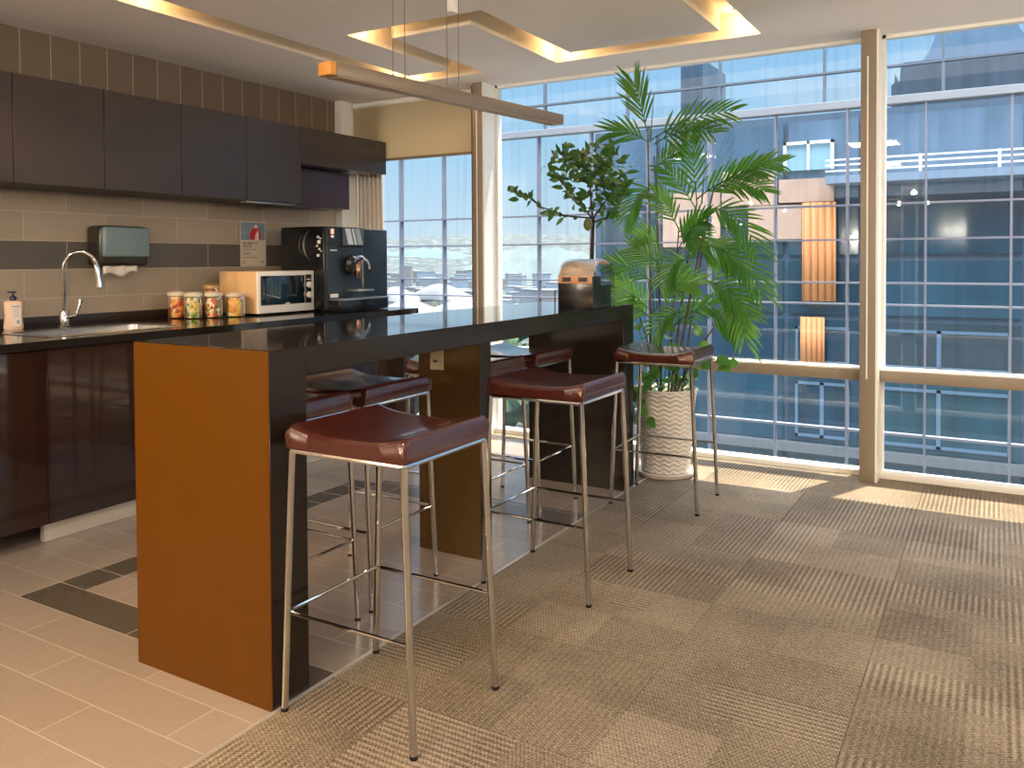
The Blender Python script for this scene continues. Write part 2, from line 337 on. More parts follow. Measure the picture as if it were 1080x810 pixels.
# window wall: posts, rails, sills, glass
struct('trim_4', box(new_bm(), -4.69, -4.62, 5.13, 5.33, 0, CEIL, .003), frame_w)     # white end post beside the tiled wall
for k, (x0, x1) in enumerate(((-3.345, -3.262), (-0.683, -0.600), (2.02, 2.10))):
    r = sroot('trim_%d' % (5 + k)); b = box(new_bm(), x0, x1, 5.13, 5.30, 0, CEIL, .003)
    mesh_obj('post', b, frame_m, r)
    b = box(new_bm(), x0 + .034, x0 + .042, 5.125, 5.132, 0.60, 2.45); mesh_obj('cover_strip', b, frame_w, r)
    b = box(new_bm(), x1, x1 + 0.012, 5.135, 5.31, 0, CEIL); mesh_obj('side_jamb', b, frame_w, r)
b = box(new_bm(), -3.40, -3.345, 5.20, 5.33, 0, CEIL); struct('trim_8', b, frame_d)   # dark jamb beside the blind
def window(n, x0, x1):
    r = sroot('window_%d' % n, (0, 0, 0))
    b = new_bm(); box(b, x0, x1, 5.23, 5.36, 0.575, 0.640, .002); mesh_obj('window_rail', b, frame_m, r)
    b = new_bm(); box(b, x0, x1, 5.225, 5.335, 0.640, 0.652, .002); mesh_obj('window_sill', b, frame_w, r)
    b = new_bm(); box(b, x0, x1, 5.26, 5.36, 0.0, 0.035, .002); mesh_obj('bottom_rail', b, frame_w, r)
    b = new_bm(); box(b, x0, x0 + .018, 5.30, 5.36, 0.652, CEIL); box(b, x1 - .018, x1, 5.30, 5.36, 0.652, CEIL); box(b, x0, x0 + .012, 5.30, 5.36, 0.035, 0.575); box(b, x1 - .012, x1, 5.30, 5.36, 0.035, .575)
    box(b, x0, x1, 5.30, 5.36, CEIL - .02, CEIL); mesh_obj('window_frame', b, frame_w, r)
    for z0, z1 in ((.652, CEIL), (.035, .575)):
        b = new_bm(); quad(b, [(x0, YW, z0), (x1, YW, z0), (x1, YW, z1), (x0, YW, z1)]); mesh_obj('pane', b, glass_in, r, smooth=False)
window(1, -4.62, -3.40); window(2, -3.25, -0.683); window(3, -0.588, 2.02); window(4, 2.112, 3.85)

# roller blind over the left window
bl = thing('roller_blind', 'cream fabric roller blind pulled partly down over the left window', 'blind', (-4.0, 5.27, 2.6))
mblind, N_, L_, P_ = nmat('blind_fabric'); P_.inputs['Base Color'].default_value = (0.68, 0.58, 0.40, 1); P_.inputs['Roughness'].default_value = .8
t_ = N_.new('ShaderNodeBsdfTranslucent'); t_.inputs[0].default_value = (0.66, 0.54, 0.36, 1); x_ = N_.new('ShaderNodeMixShader'); x_.inputs[0].default_value = .5
L_(P_.outputs[0], x_.inputs[1]); L_(t_.outputs[0], x_.inputs[2]); L_(x_.outputs[0], N_['Material Output'].inputs[0])
b = new_bm(); box(b, -.60, .57, -.001, .001, -.485, -.002); mesh_obj('fabric', b, mblind, bl)
b = new_bm(); box(b, -.60, .57, -.010, .010, -.50, -.478, .004); mesh_obj('bottom_bar', b, mat('blind_bar', (.22, .18, .12), .5), bl)
b = tube(new_bm(), [(-.60, 0, -.028), (.57, 0, -.028)], .024, 16); mesh_obj('roller', b, frame_w, bl)
b = tube(new_bm(), [(.585, -.012, -.03), (.585, -.012, -.55), (.59, -.012, -1.35)], .0018, 6); mesh_obj('pull_chain', b, plast_w, bl)
# gathered curtain at the left end of the window wall
b = new_bm(); n = 60; prev = None
for i in range(n + 1):
    t = i / n; x = -4.60 + .26 * t; y = 5.305 + .012 * math.sin(t * PI * 12)
    cur = [b.verts.new((x + .02 * (1 - zz) * t, y, .66 + zz * 1.9)) for zz in (0, .33, .66, 1)]
    if prev:
        for k in range(3): b.faces.new((prev[k], cur[k], cur[k + 1], prev[k + 1]))
    prev = cur
curt = mesh_obj('curtain', b, mat('curtain_cloth', (.74, .67, .60), .8)); tag(curt, 'narrow gathered beige curtain beside the wall cabinets at the window', 'curtain')
m_ = curt.modifiers.new('thickness', 'SOLIDIFY'); m_.thickness = .002

# ------------------------------------------------------------------ ceiling lamps
for k, (x, y, e) in enumerate(FILL_PANELS):
    t = thing('fill_ceiling_panel', 'square white ceiling light panel', 'ceiling light', (x, y, CEIL), 0, 'added fill panels on the ceiling out of view')
    t['label'] = 'added square white ceiling light panel ' + ('in front of the camera side of the bar', 'over the open carpet right of the picture', 'near the right windows out of the picture', 'over the tiles left of the bar end', 'behind the photographer over the carpet')[k]
    b = new_bm(); box(b, -.30, .30, -.30, .30, -.012, 0, .003); mesh_obj('frame', b, frame_w, t)
    b = new_bm(); box(b, -.27, .27, -.27, .27, -.016, -.011); mesh_obj('diffuser', b, mat('diffuser', (.9, .85, .75), .5, emit=((1, .82, .6), 1.5)), t)
    l = light('panel_fill', 'AREA', (0, 0, -.03), e, WARM if k != 1 else (1, .84, .68), shape='SQUARE', size=.5); l.parent = t
for (x, y, e) in ((-3.69, 4.79, 2.2), (-3.18, 3.78, 1.7), (-2.42, 4.78, 2.6), (-1.28, 4.78, 3.0), (-3.69, 2.72, 2.2)):
    t = thing('recessed_downlight', {-3.69: 'far corner of the long left slot', -3.18: 'slot corner behind the pendant wires', -2.42: 'slot corner right of the pendant wires', -1.28: 'rightmost slot corner above the palm'}[x].join(('small round downlight glowing in the ', '')) if y > 3 else 'small round downlight in the near left ceiling slot above the wall cabinets', 'downlight', (x, y, CEIL + DEP), 0, 'downlights in the ceiling slot')
    b = lathe(new_bm(), [(.030, 0), (.042, 0), (.045, -.004), (.042, -.008), (.032, -.008), (.030, -.003)], 28, cap_bottom=False); mesh_obj('trim_ring', b, chrome, t)
    b = lathe(new_bm(), [(.0005, -.002), (.031, -.002)], 24, cap_bottom=False); mesh_obj('lamp_face', b, mat('lamp_face', (1, .9, .7), .5, emit=((1, .78, .42), 6)), t)
    l = light('slot_lamp', 'POINT', (0, 0, -.055), e, (1.0, .62, .26), shadow_soft_size=.02); l.parent = t
SPOTS = (((-2.45, -2.3), 520, (-2.12, 1.70, .66), 34, (1.0, .50, .04), 'warm spotlight out of the picture aimed at the bar end'),
         ((-2.9, -.2), 105, (-2.55, .95, 0), 62, (1.0, .42, .03), 'warm spotlight out of the picture above the tiled floor'),
         ((-3.85, 1.1), 230, (-4.36, 3.85, 1.02), 26, (1.0, .58, .22), 'warm spotlight out of the picture aimed along the worktop'))
for (x, y), e, aim, ang, lc, lab in SPOTS:
    t = thing('spot_downlight', lab, 'spotlight', (x, y, CEIL), 0, 'warm spotlights behind the photographer')
    b = lathe(new_bm(), [(.05, 0), (.05, -.03), (.042, -.03), (.04, 0)], 28, cap_bottom=False); mesh_obj('housing', b, frame_w, t)
    l = light('spot_lamp', 'SPOT', (0, 0, -.04), e, lc, spot_size=math.radians(ang), spot_blend=1.0, shadow_soft_size=.06); l.parent = t
    l.rotation_euler = (Vector(aim) - Vector((x, y, CEIL - .04))).to_track_quat('-Z', 'Y').to_euler()

# cone pendant lamps behind the photographer: a pair mirrored in the window glass, the others added as fill
for k, (x, y, e) in enumerate(((-1.30, -.95, 52), (-.92, -1.05, 52), (-3.2, -1.9, 60), (2.4, -.4, 60), (2.6, 2.6, 50))):
    t = thing('cone_pendant_lamp', ('cone pendant lamp mirrored in the right window, left of a pair', 'cone pendant lamp mirrored in the right window, right of a pair', 'added cone pendant lamp out of the picture behind the kitchen side', 'added cone pendant lamp out of the picture behind the carpet side', 'added cone pendant lamp out of the picture near the right windows')[k], 'pendant lamp', (x, y, 2.25), 0, 'cone pendant lamps behind the photographer')
    b = lathe(new_bm(), [(.16, -.06), (.163, -.058), (.045, .045), (.03, .055), (.012, .06)], 32, cap_bottom=False, cap_top=True); mesh_obj('shade', b, mat('cone_shade', (.80, .62, .42), .5), t)
    b = tube(new_bm(), [(0, 0, .06), (0, 0, .349)], .003, 6); mesh_obj('cord', b, plast_k, t)
    b = lathe(new_bm(), [(.0005, -.020), (.010, -.016), (.015, -.002), (.012, .012), (.008, .03)], 20, cap_top=True); mesh_obj('bulb', b, mat('bulb', (1, .9, .7), .5, emit=((1, .80, .55), 3)), t)
    l = light('pendant_bulb', 'POINT', (0, 0, -.12), e, (1.0, .86, .68), shadow_soft_size=.03); l.parent = t

for (x, y, e, lab) in ((-4.2, -2.6, 150, 'added uplight floor lamp out of the picture in the back left corner'), (2.9, -2.2, 150, 'added uplight floor lamp out of the picture in the back right corner'), (3.3, 2.0, 80, 'added uplight floor lamp out of the picture by the right wall')):  # unseen uplights added to brighten the ceiling
    e *= 1.75
    t = thing('fill_floor_lamp', lab, 'floor lamp', (x, y, .002), 0, 'added unseen uplight floor lamps behind the camera')
    b = lathe(new_bm(), [(.14, 0), (.14, .015), (.02, .025), (.012, .04)], 28, cap_top=True); mesh_obj('base', b, brushed, t)
    b = tube(new_bm(), [(0, 0, .03), (0, 0, 1.78)], .011, 12); mesh_obj('pole', b, brushed, t)
    b = lathe(new_bm(), [(.02, 1.77), (.08, 1.79), (.15, 1.86), (.155, 1.865), (.14, 1.86), (.07, 1.80)], 32, cap_top=True); mesh_obj('lamp_shade', b, brushed, t)
    l = light('uplight_fill', 'POINT', (0, 0, 1.90), e, (1.0, .84, .66), shadow_soft_size=.06); l.parent = t

# ------------------------------------------------------------------ pendant lamp over the bar
P0, P1 = Vector((-2.2, 2.355, 2.0)), Vector((-1.985, 3.865, 2.0))
ctr = (P0 + P1) / 2; ang = math.atan2(P1.x - P0.x, P1.y - P0.y); ln = (P1 - P0).length / 2
pen = thing('pendant_lamp', 'long slim linear pendant lamp on wires hanging above the bar', 'pendant lamp', (ctr.x, ctr.y, 2.0), -ang)
pm = mat('pendant_body', (.22, .18, .145), .4, .3)
b = new_bm(); box(b, -.036, .036, -ln + .03, ln, 0, .052, .003); mesh_obj('lamp_body', b, pm, pen)
b = new_bm(); box(b, -.036, .036, -ln - .005, -ln + .03, 0, .052, .005); mesh_obj('end_cap', b, mat('pendant_end_lit', (.60, .26, .05), .4), pen)  # orange lamp light on the end is painted into its colour
b = new_bm(); box(b, -.03, .03, -ln + .04, ln - .02, -.003, .001); mesh_obj('diffuser', b, mat('pendant_diffuser', (.42, .30, .20), .5), pen)
for yy in (-.41, -.343, -.086, -.008):
    b = tube(new_bm(), [(0, yy, .05), (0, yy, .6)], .0018, 6); mesh_obj('wire', b, mat('wire', (.12, .09, .07), .5), pen)
    b = tube(new_bm(), [(0, yy, .05), (0, yy, .066)], .006, 8); mesh_obj('wire_grip', b, chrome, pen)
b = new_bm(); box(b, -.03, .03, -.47, .06, .585, .599, .003); mesh_obj('canopy', b, plast_w, pen)
b = new_bm(); box(b, -.014, .014, -.070, -.024, .40, .586, .003); mesh_obj('driver_box', b, plast_w, pen)

# ------------------------------------------------------------------ the bar table
bar = thing('bar_table', 'long dark brown waterfall bar table with glossy top and slab ends', 'bar table', (-2.09, 3.05, 0))
bx, by = -2.09, 3.05
def lb(b, x0, x1, y0, y1, z0, z1, bev=.0015): return box(b, x0 - bx, x1 - bx, y0 - by, y1 - by, z0, z1, bev, 1)
mesh_obj('end_panel', lb(new_bm(), -2.396, -1.790, 1.675, 1.823, .0, 1.0405), lam, bar)
mesh_obj('end_panel', lb(new_bm(), -2.396, -1.790, 4.270, 4.415, .0, 1.0405), lam, bar)
mesh_obj('top_slab', lb(new_bm(), -2.396, -1.790, 1.823, 4.270, .960, 1.0405), lam, bar)
mesh_obj('gloss_top', lb(new_bm(), -2.397, -1.789, 1.674, 4.416, 1.0405, 1.043, .0008), bartop, bar)
lamplit = mat('lamplit_laminate', (0.085, 0.031, 0.001), 0.36, 0.0, 0.18, noise=.08, nscale=5)  # orange lamp light on the dark end laminate, painted into the colour
mesh_obj('lamplit_end_face', lb(new_bm(), -2.396, -1.7905, 1.672, 1.6755, .0, 1.0405, 0), lamplit, bar)['label'] = 'dark laminate facing with orange lamp light painted in'
col = mesh_obj('support_panel', lb(new_bm(), -2.245, -1.918, 2.99, 3.08, .0, .960), lam, bar)
mesh_obj('facing', lb(new_bm(), -2.245, -1.918, 2.9875, 2.991, 0, .960, 0), mat('lamplit_laminate_dark', (.11, .060, .016), .25, .5, .6), col)  # warm lamp light on the dark support panel, painted into this facing
b = new_bm(); lb(b, -2.178, -2.108, 2.983, 2.990, .812, .902, .002); so = mesh_obj('power_outlet', b, mat('outlet_beige', (.52, .43, .28), .4), col)
b = new_bm(); lb(b, -2.160, -2.138, 2.9805, 2.984, .846, .854, .0); mesh_obj('socket_hole', b, plast_k, so)
mesh_obj('joint_line', lb(new_bm(), -1.7905, -1.7895, 1.68, 1.82, .347, .350, 0), plast_k, bar)

# ------------------------------------------------------------------ bar stools
def make_stool():
    t = thing('bar_stool', '', 'bar stool', (0, 0, 0), 0, 'leather bar stools with chrome legs')
    a, bb, H = .200, .195, .762          # half sizes of the frame at the top, and its height
    fa, fb = .232, .203                  # half sizes at the feet
    # saddle seat: sides (x) turned up, rounded front and back
    b = new_bm(); nx, ny = 24, 20; top, bot = [], []
    for i in range(nx + 1):
        u = math.copysign(abs(-1 + 2 * i / nx) ** .62, i - nx / 2); rt, rb = [], []
        for j in range(ny + 1):
            v = math.copysign(abs(-1 + 2 * j / ny) ** .62, j - ny / 2)
            ex = min(1.0, (1 - abs(u)) / .05); ey = min(1.0, (1 - abs(v)) / .10)
            rnd = math.sqrt(max(0, 1 - (1 - ex) ** 2)) * .22 + .78
            rndy = math.sqrt(max(0, 1 - (1 - ey) ** 2)) * .22 + .78
            zz = .046 + .026 * abs(u) ** 2.8
            zt = H + zz * rnd * rndy
            rt.append(b.verts.new((u * .214, v * .208, zt))); rb.append(b.verts.new((u * .211, v * .205, H + .002)))
        top.append(rt); bot.append(rb)
    for i in range(nx):
        for j in range(ny):
            b.faces.new((top[i][j], top[i + 1][j], top[i + 1][j + 1], top[i][j + 1])); b.faces.new((bot[i][j], bot[i][j + 1], bot[i + 1][j + 1], bot[i + 1][j]))
    for i in range(nx):
        b.faces.new((top[i][0], bot[i][0], bot[i + 1][0], top[i + 1][0])); b.faces.new((top[i][ny], top[i + 1][ny], bot[i + 1][ny], bot[i][ny]))
    for j in range(ny):
        b.faces.new((top[0][j], top[0][j + 1], bot[0][j + 1], bot[0][j])); b.faces.new((top[nx][j], bot[nx][j], bot[nx][j + 1], top[nx][j + 1]))
    mesh_obj('seat', b, leather, t, ang=55)
    b = new_bm()
    for p, q in (((-a, -bb), (a, -bb)), ((a, -bb), (a, bb)), ((a, bb), (-a, bb)), ((-a, bb), (-a, -bb))): tube(b, [(*p, H - .006), (*q, H - .006)], .0075, 8)
    mesh_obj('seat_frame', b, chrome, t)
    for sx_, sy_ in ((-1, -1), (1, -1), (1, 1), (-1, 1)):
        b = tube(new_bm(), [(sx_ * a, sy_ * bb, H - .004), (sx_ * fa, sy_ * fb, .008)], .0105, 12); lg = mesh_obj('leg', b, chrome, t)
        b = lathe(new_bm(), [(.0115, .0), (.0115, .010)], 12, (sx_ * fa, sy_ * fb, 0.0), cap_top=True); mesh_obj('foot_cap', b, plast_k, lg)
    # three sided foot rest, open on one side
    z = .290; k = 1 - z / H; fx = a + (fa - a) * k; fy = bb + (fb - bb) * k
    b = tube(new_bm(), [(fx, -fy, z), (-fx + .02, -fy, z), (-fx + .006, -fy + .006, z), (-fx, -fy + .02, z), (-fx, fy - .02, z), (-fx + .006, fy - .006, z), (-fx + .02, fy, z), (fx, fy, z)], .0058, 8)
    mesh_obj('foot_rest', b, chrome, t)
    return t
st = make_stool(); st.location = (-1.532, 1.899, 0.002); st['label'] = 'nearest red-brown leather bar stool in front of the orange lit bar end'
dup(st, (-1.538, 2.980, .002), 0, 'red-brown leather bar stool on the carpet, middle of the three in front')
dup(st, (-1.538, 4.235, .002), math.radians(2.5), 'red-brown leather bar stool on the carpet beside the white plant pot')
dup(st, (-2.215, 2.062, 0), PI, 'leather bar stool behind the bar, mostly hidden by its orange end')
dup(st, (-2.215, 2.545, 0), PI, 'leather bar stool behind the bar, just left of the panel with the outlet')
dup(st, (-2.215, 3.330, 0), PI, 'leather bar stool behind the bar, just past the panel with the outlet')
dup(st, (-2.195, 3.810, 0), PI, 'leather bar stool tucked against the far dark bar end')

# ------------------------------------------------------------------ base cabinets, worktop
KX = -3.765
def base_cab(y0, y1, kick, label, grp='glossy base cabinets under the worktop', top=.90):
    t = thing('base_cabinet', label, 'cabinet', (KX, y0, 0), 0, grp); w = y1 - y0
    b = new_bm(); box(b, WX + .01 - KX, -.02, .001, w - .001, .085, top); mesh_obj('body', b, mat('cabinet_body', (.03, .02, .016), .5), t)
    d = mesh_obj('door', box(new_bm(), -.019, 0, .0015, w - .0015, .09, .895, .001, 1), cab_gloss, t)
    b = new_bm(); box(b, -.07 if kick else -.30, -.04 if kick else -.27, 0, w, 0, .085); mesh_obj('toe_kick', b, mat('kick_light', (.52, .48, .42), .4) if kick else plast_k, t)
    return t
base_cab(-.30, .30, False, 'glossy dark base cabinet out of the picture on the left', 'far left base cabinets out of sight')
base_cab(.30, .90, False, 'glossy dark base cabinet out of the picture on the left', 'far left base cabinets out of sight')
base_cab(.90, 1.55, False, 'glossy dark base cabinet out of the picture on the left', 'far left base cabinets out of sight')
base_cab(1.55, 2.18, False, 'glossy dark brown base unit below the soap bottle, leftmost, no pale kick strip')
base_cab(2.18, 2.86, True, 'glossy dark brown base cabinet below the sink with pale kick strip', top=.74)
base_cab(2.86, 3.56, True, 'glossy dark base cabinet mostly hidden behind the orange bar end', top=.74)
base_cab(3.56, 4.26, True, 'glossy dark base cabinet seen under the bar below the microwave')
base_cab(4.26, 4.96, True, 'glossy dark base cabinet at the window end below the coffee machine')
WT = .940
wk = thing('worktop', 'long black polished stone kitchen worktop with low upstand', 'worktop', (KX, 2.0, WT))
SX0, SX1, SY0, SY1 = -4.31, -3.90, 2.28, 3.02        # sink opening
b = new_bm()
for (x0, x1, y0, y1) in ((WX, SX0, -.4, 4.975), (SX1, -3.735, -.4, 4.975), (SX0, SX1, -.4, SY0), (SX0, SX1, SY1, 4.975)): box(b, x0 - KX, x1 - KX, y0 - 2, y1 - 2, -.038, 0)
mesh_obj('stone_slab', b, stone, wk, smooth=False)
b = new_bm(); box(b, WX - KX, WX + .02 - KX, -2.4, 2.975, 0, .05, .002); mesh_obj('upstand', b, mat('upstand', (.028, .018, .013), .3), wk)
sk = thing('sink', 'stainless steel inset sink in the black worktop', 'sink', ((SX0 + SX1) / 2, (SY0 + SY1) / 2, WT))
w, h = (SX1 - SX0) / 2, (SY1 - SY0) / 2
b = new_bm(); prof = [(1.0, 1.0, .0025), (1.0, 1.0, -.0), (.0, .0, 0)]
rings = []
def rr(a, bb, z, r=.05):
    pts = []
    for (cx, cy, a0) in ((a - r, bb - r, 0), (-a + r, bb - r, PI / 2), (-a + r, -bb + r, PI), (a - r, -bb + r, 1.5 * PI)):
        for k in range(6): pts.append((cx + r * math.cos(a0 + k * PI / 10), cy + r * math.sin(a0 + k * PI / 10), z))
    return pts
for a_, b_, z_ in ((w + .018, h + .018, .001), (w + .016, h + .016, .004), (w - .006, h - .006, .004), (w - .012, h - .012, -.002), (w - .02, h - .02, -.15), (w - .06, h - .06, -.175)): rings.append([b.verts.new(p) for p in rr(a_, b_, z_)])
for A, B in zip(rings, rings[1:]):
    for k in range(len(A)): b.faces.new((A[k], A[(k + 1) % len(A)], B[(k + 1) % len(A)], B[k]))
b.faces.new(rings[-1]); mesh_obj('basin', b, steel, sk)
b = lathe(new_bm(), [(.0005, -.170), (.036, -.170), (.042, -.173)], 24, cap_bottom=False); mesh_obj('drain', b, chrome, sk)

fc = thing('kitchen_faucet', 'chrome gooseneck kitchen faucet rising behind the sink', 'faucet', (-4.42, 2.665, WT))
b = lathe(new_bm(), [(.030, 0), (.030, .006), (.024, .010), (.024, .085), (.020, .092)], 24, cap_top=True); mesh_obj('base', b, chrome, fc)
pts = [(0, 0, .085), (0, 0, .32)]
for k in range(1, 11):
    a_ = PI * k / 10 * .92; pts.append((.045 * (1 - math.cos(a_)), .068 * (1 - math.cos(a_)), .32 + .095 * math.sin(a_)))
b = tube(new_bm(), pts, .0125, 14); mesh_obj('spout', b, chrome, fc)
e_ = Vector(pts[-1]); dn = Vector((.06, .09, -.9)).normalized()
b = tube(new_bm(), [e_, e_ + dn * .02, e_ + dn * .08, e_ + dn * .125], [.0135, .0165, .019, .024], 16); mesh_obj('spray_head', b, chrome, fc)
b = tube(new_bm(), [(.02, .0, .055), (.03, .045, .062), (.032, .055, .085), (.034, .075, .15)], [.011, .012, .009, .012], 12); mesh_obj('lever', b, chrome, fc)

# soap bottle
sp = thing('soap_bottle', 'pale pink hand soap pump bottle standing at the left of the sink', 'soap bottle', (-4.535, 2.455, WT))
b = new_bm(); rings = []
for a_, b_, z_ in ((.016, .034, 0), (.019, .038, .006), (.017, .033, .06), (.019, .036, .115), (.018, .035, .122), (.010, .014, .128)): rings.append([b.verts.new((a_ * math.cos(k * PI / 12) , b_ * math.sin(k * PI / 12), z_)) for k in range(24)])
for A, B in zip(rings, rings[1:]):
    for k in range(24): b.faces.new((A[k], A[(k + 1) % 24], B[(k + 1) % 24], B[k]))
b.faces.new(rings[0][::-1]); b.faces.new(rings[-1])
for v in b.verts: v.co = Matrix.Rotation(math.radians(-28), 3, 'Z') @ v.co
mesh_obj('bottle', b, mat('soap_pink', (.72, .50, .36), .35), sp)
R28 = Matrix.Rotation(math.radians(-28), 4, 'Z')
b = new_bm(); obox(b, .0185, .0195, -.008, .028, .015, .110, 0, R28); lbl = mesh_obj('bottle_label', b, mat('label_paper', (.62, .55, .50), .5), sp)
b = new_bm(); obox(b, .0195, .0198, -.006, .026, .098, .103, 0, R28)
for k in range(5): obox(b, .0195, .0198, .0, .022 - .003 * (k % 2), .088 - k * .008, .090 - k * .008, 0, R28)
obox(b, .0195, .0198, .012, .022, .025, .040, 0, R28); mesh_obj('label_print', b, mat('print_grey', (.20, .19, .24), .5), lbl)
b = lathe(new_bm(), [(.013, .126), (.014, .140), (.010, .146), (.004, .148), (.004, .160)], 16, cap_top=True); box(b, -.006, .006, -.022, .012, .160, .167, .002); mesh_obj('pump', b, mat('pump_navy', (.012, .018, .07), .3), sp); sp.scale = (1.25, 1.25, 1.22)

# jars of snacks
jar_glass = glass('jar_glass', (.95, .96, .95), .8)
lid_clear = mat('lid_clear', (.60, .58, .52), .2, 0, .6)
def snack(name, cols, sc):
    m, N, L, P = nmat(name); tc = N.new('ShaderNodeTexCoord'); v = N.new('ShaderNodeTexVoronoi'); v.inputs['Scale'].default_value = sc
    r = N.new('ShaderNodeValToRGB'); r.color_ramp.interpolation = 'CONSTANT'; s = N.new('ShaderNodeSeparateColor'); L(tc.outputs['Object'], v.inputs['Vector']); L(v.outputs['Color'], s.inputs[0]); L(s.outputs[0], r.inputs[0])
    E = r.color_ramp.elements; E[0].color = (*cols[0], 1); E[1].position = .35; E[1].color = (*cols[1], 1)
    for k, c in enumerate(cols[2:]): q = E.new(.6 + .2 * k); q.color = (*c, 1)
    L(r.outputs[0], P.inputs['Base Color']); P.inputs['Roughness'].default_value = .4
    bp = N.new('ShaderNodeBump'); bp.inputs['Strength'].default_value = 1; bp.inputs['Distance'].default_value = .006; bp.invert = True; L(v.outputs['Distance'], bp.inputs['Height']); L(bp.outputs[0], P.inputs['Normal']); return m
CREAM, AMB, RED, GRN, WHT, YEL = (.62, .50, .25), (.60, .28, .07), (.42, .07, .03), (.12, .25, .05), (.65, .62, .52), (.62, .46, .10)
def jar(u, v, zz, hgt, r, label, cols, sc, lid='glass'):
    p = ray(u, v); p = Vector((0, 0, EYE)) + p * ((WT - EYE) / p.z); p.x = min(max(p.x, -4.6), -4.0)
    t = thing('snack_jar', label, 'jar', (zz[0], zz[1], WT), 0, 'snack jars beside the microwave')
    H = hgt
    b = lathe(new_bm(), [(r * .92, 0), (r, .006), (r, H * .60), (r * .93, H * .74), (r * .90, H * .80), (r * .95, H * .82)], 28, cap_top=False); mesh_obj('jar_body', b, jar_glass, t)
    b = lathe(new_bm(), [(r * .88, .006), (r * .94, .012), (r * .94, H * .60), (r * .87, H * .74), (r * .84, H * .80)], 24, cap_top=True); mesh_obj('jar_contents', b, snack('snack_%d' % int(u), cols, sc), t)
    b = lathe(new_bm(), [(r * .97, H * .82), (r * 1.0, H * .84), (r * 1.0, H * .93), (r * .80, H * .97), (r * .3, H)], 28, cap_top=True)
    mesh_obj('jar_lid', b, lid_clear if lid == 'glass' else mat('lid_gold', (.55, .40, .22), .35, .7), t)
    b = new_bm(); box(b, r * .9, r * 1.06, -.006, .006, H * .62, H * .84, .001); mesh_obj('clip_band', b, chrome, t)
    return t
jar(187, 335, (-4.462, 3.42), .172, .056, 'glass snack jar with reddish brown sweets, leftmost of the jars', [RED, AMB, CREAM, AMB], 45)
jar(205, 335, (-4.346, 3.450), .168, .057, 'glass snack jar of yellow and cream wrapped sweets, second from the left', [YEL, CREAM, WHT, GRN], 50)
jar(222, 334, (-4.290, 3.560), .166, .058, 'glass snack jar of green and white sweets between yellow jar and biscuit jar', [GRN, WHT, CREAM, RED], 55)
jar(228, 330, (-4.420, 3.650), .215, .050, 'tallest snack jar with brown lid behind the others', [AMB, CREAM, RED, WHT], 45, 'gold')
jar(245, 332, (-4.240, 3.690), .158, .064, 'glass jar of orange biscuits in front of the microwave side', [AMB, CREAM, AMB, YEL], 30)

# microwave
mw = thing('microwave', 'white microwave oven with orange lit side and dark door glass', 'microwave', (-4.16, 4.055, WT), 0)
mwy0, mwy1, mwx, MH = -.255, .258, .01, .290
b = new_bm(); box(b, -.360, mwx - .02, mwy0, mwy1, .012, MH, .006); mesh_obj('housing', b, mat('microwave_case_warm_lit', (.60, .42, .24), .4), mw)  # white case; warm light on its side is painted into the colour
b = new_bm(); box(b, mwx - .02, mwx, mwy0, mwy1, .012, MH, .006); mesh_obj('front_frame', b, plast_w, mw)
d = new_bm(); rings = []
box(d, mwx - .002, mwx + .006, mwy0 + .022, mwy1 - .095, .066, MH - .030, .003); dd = mesh_obj('door_glass', d, mat('door_glass', (.004, .012, .016), .05, 0, .9), mw)
b = new_bm(); box(b, mwx + .0055, mwx + .0068, .0 - .02, .0 + .018, .069, .076); mesh_obj('door_mark', b, plast_w, dd)
b = new_bm(); box(b, mwx - .002, mwx + .004, mwy1 - .085, mwy1 - .030, .066, MH - .026, .002); cp = mesh_obj('control_panel', b, plast_k, mw)
for zz in (.192, .122):
    b = new_bm(); tube(b, [(mwx + .003, mwy1 - .058, zz), (mwx + .022, mwy1 - .058, zz)], .021, 20); kb = mesh_obj('dial', b, plast_w, cp)
    b = new_bm(); box(b, mwx + .022, mwx + .026, mwy1 - .060, mwy1 - .056, zz - .017, zz + .017); mesh_obj('dial_grip', b, brushed, kb)
b = new_bm(); box(b, mwx + .004, mwx + .0045, mwy1 - .078, mwy1 - .040, .226, .232); mesh_obj('panel_print', b, plast_w, cp)
for yy in (mwy0 + .03, mwy1 - .05): 
    for xx in (-.32, -.04): b = new_bm(); box(b, xx, xx + .03, yy, yy + .03, 0, .013); mesh_obj('foot', b, plast_k, mw)

# coffee machine
cm = thing('coffee_machine', 'large black automatic coffee machine at the window end of the worktop', 'coffee machine', (-4.03, 4.65, WT))
ck = mat('machine_black', (.006, .007, .009), .20); cb_ = mat('machine_blue_black', (.016, .027, .038), .32)
CH = .600; W_ = .33
b = new_bm(); box(b, -.45, -.03, -W_, .052, .015, CH, .012); mesh_obj('housing', b, ck, cm)
b = new_bm(); box(b, -.032, .0, -W_, .054, .015, CH - .004, .005); mesh_obj('front_panel', b, cb_, cm)
b = new_bm(); box(b, -.45, -.002, .058, W_, .015, CH - .012, .006); cu = mesh_obj('milk_cooler', b, cb_, cm)
b = new_bm(); box(b, -.004, .006, -W_ + .003, .050, .455, CH - .003, .003); cpn = mesh_obj('display_panel', b, ck, cm)
b = new_bm(); box(b, .0055, .0075, -.178, .046, .468, .592); sc_ = mesh_obj('touch_screen', b, mat('touch_screen', (.10, .13, .16), .05, 0, .9), cpn)
def strip(q, nm, m, par, y0, dy):
    b = new_bm(); prism(b, [(.0078, y0, .588), (.0078, y0 + dy, .588), (.0078, y0 + dy + .035, .475), (.0078, y0 + .035, .475)], (.0006, 0, 0)); mesh_obj(nm, b, m, par)
strip(b, 'screen_tile', mat('screen_tile', (.62, .66, .72), .2), sc_, -.155, .055)
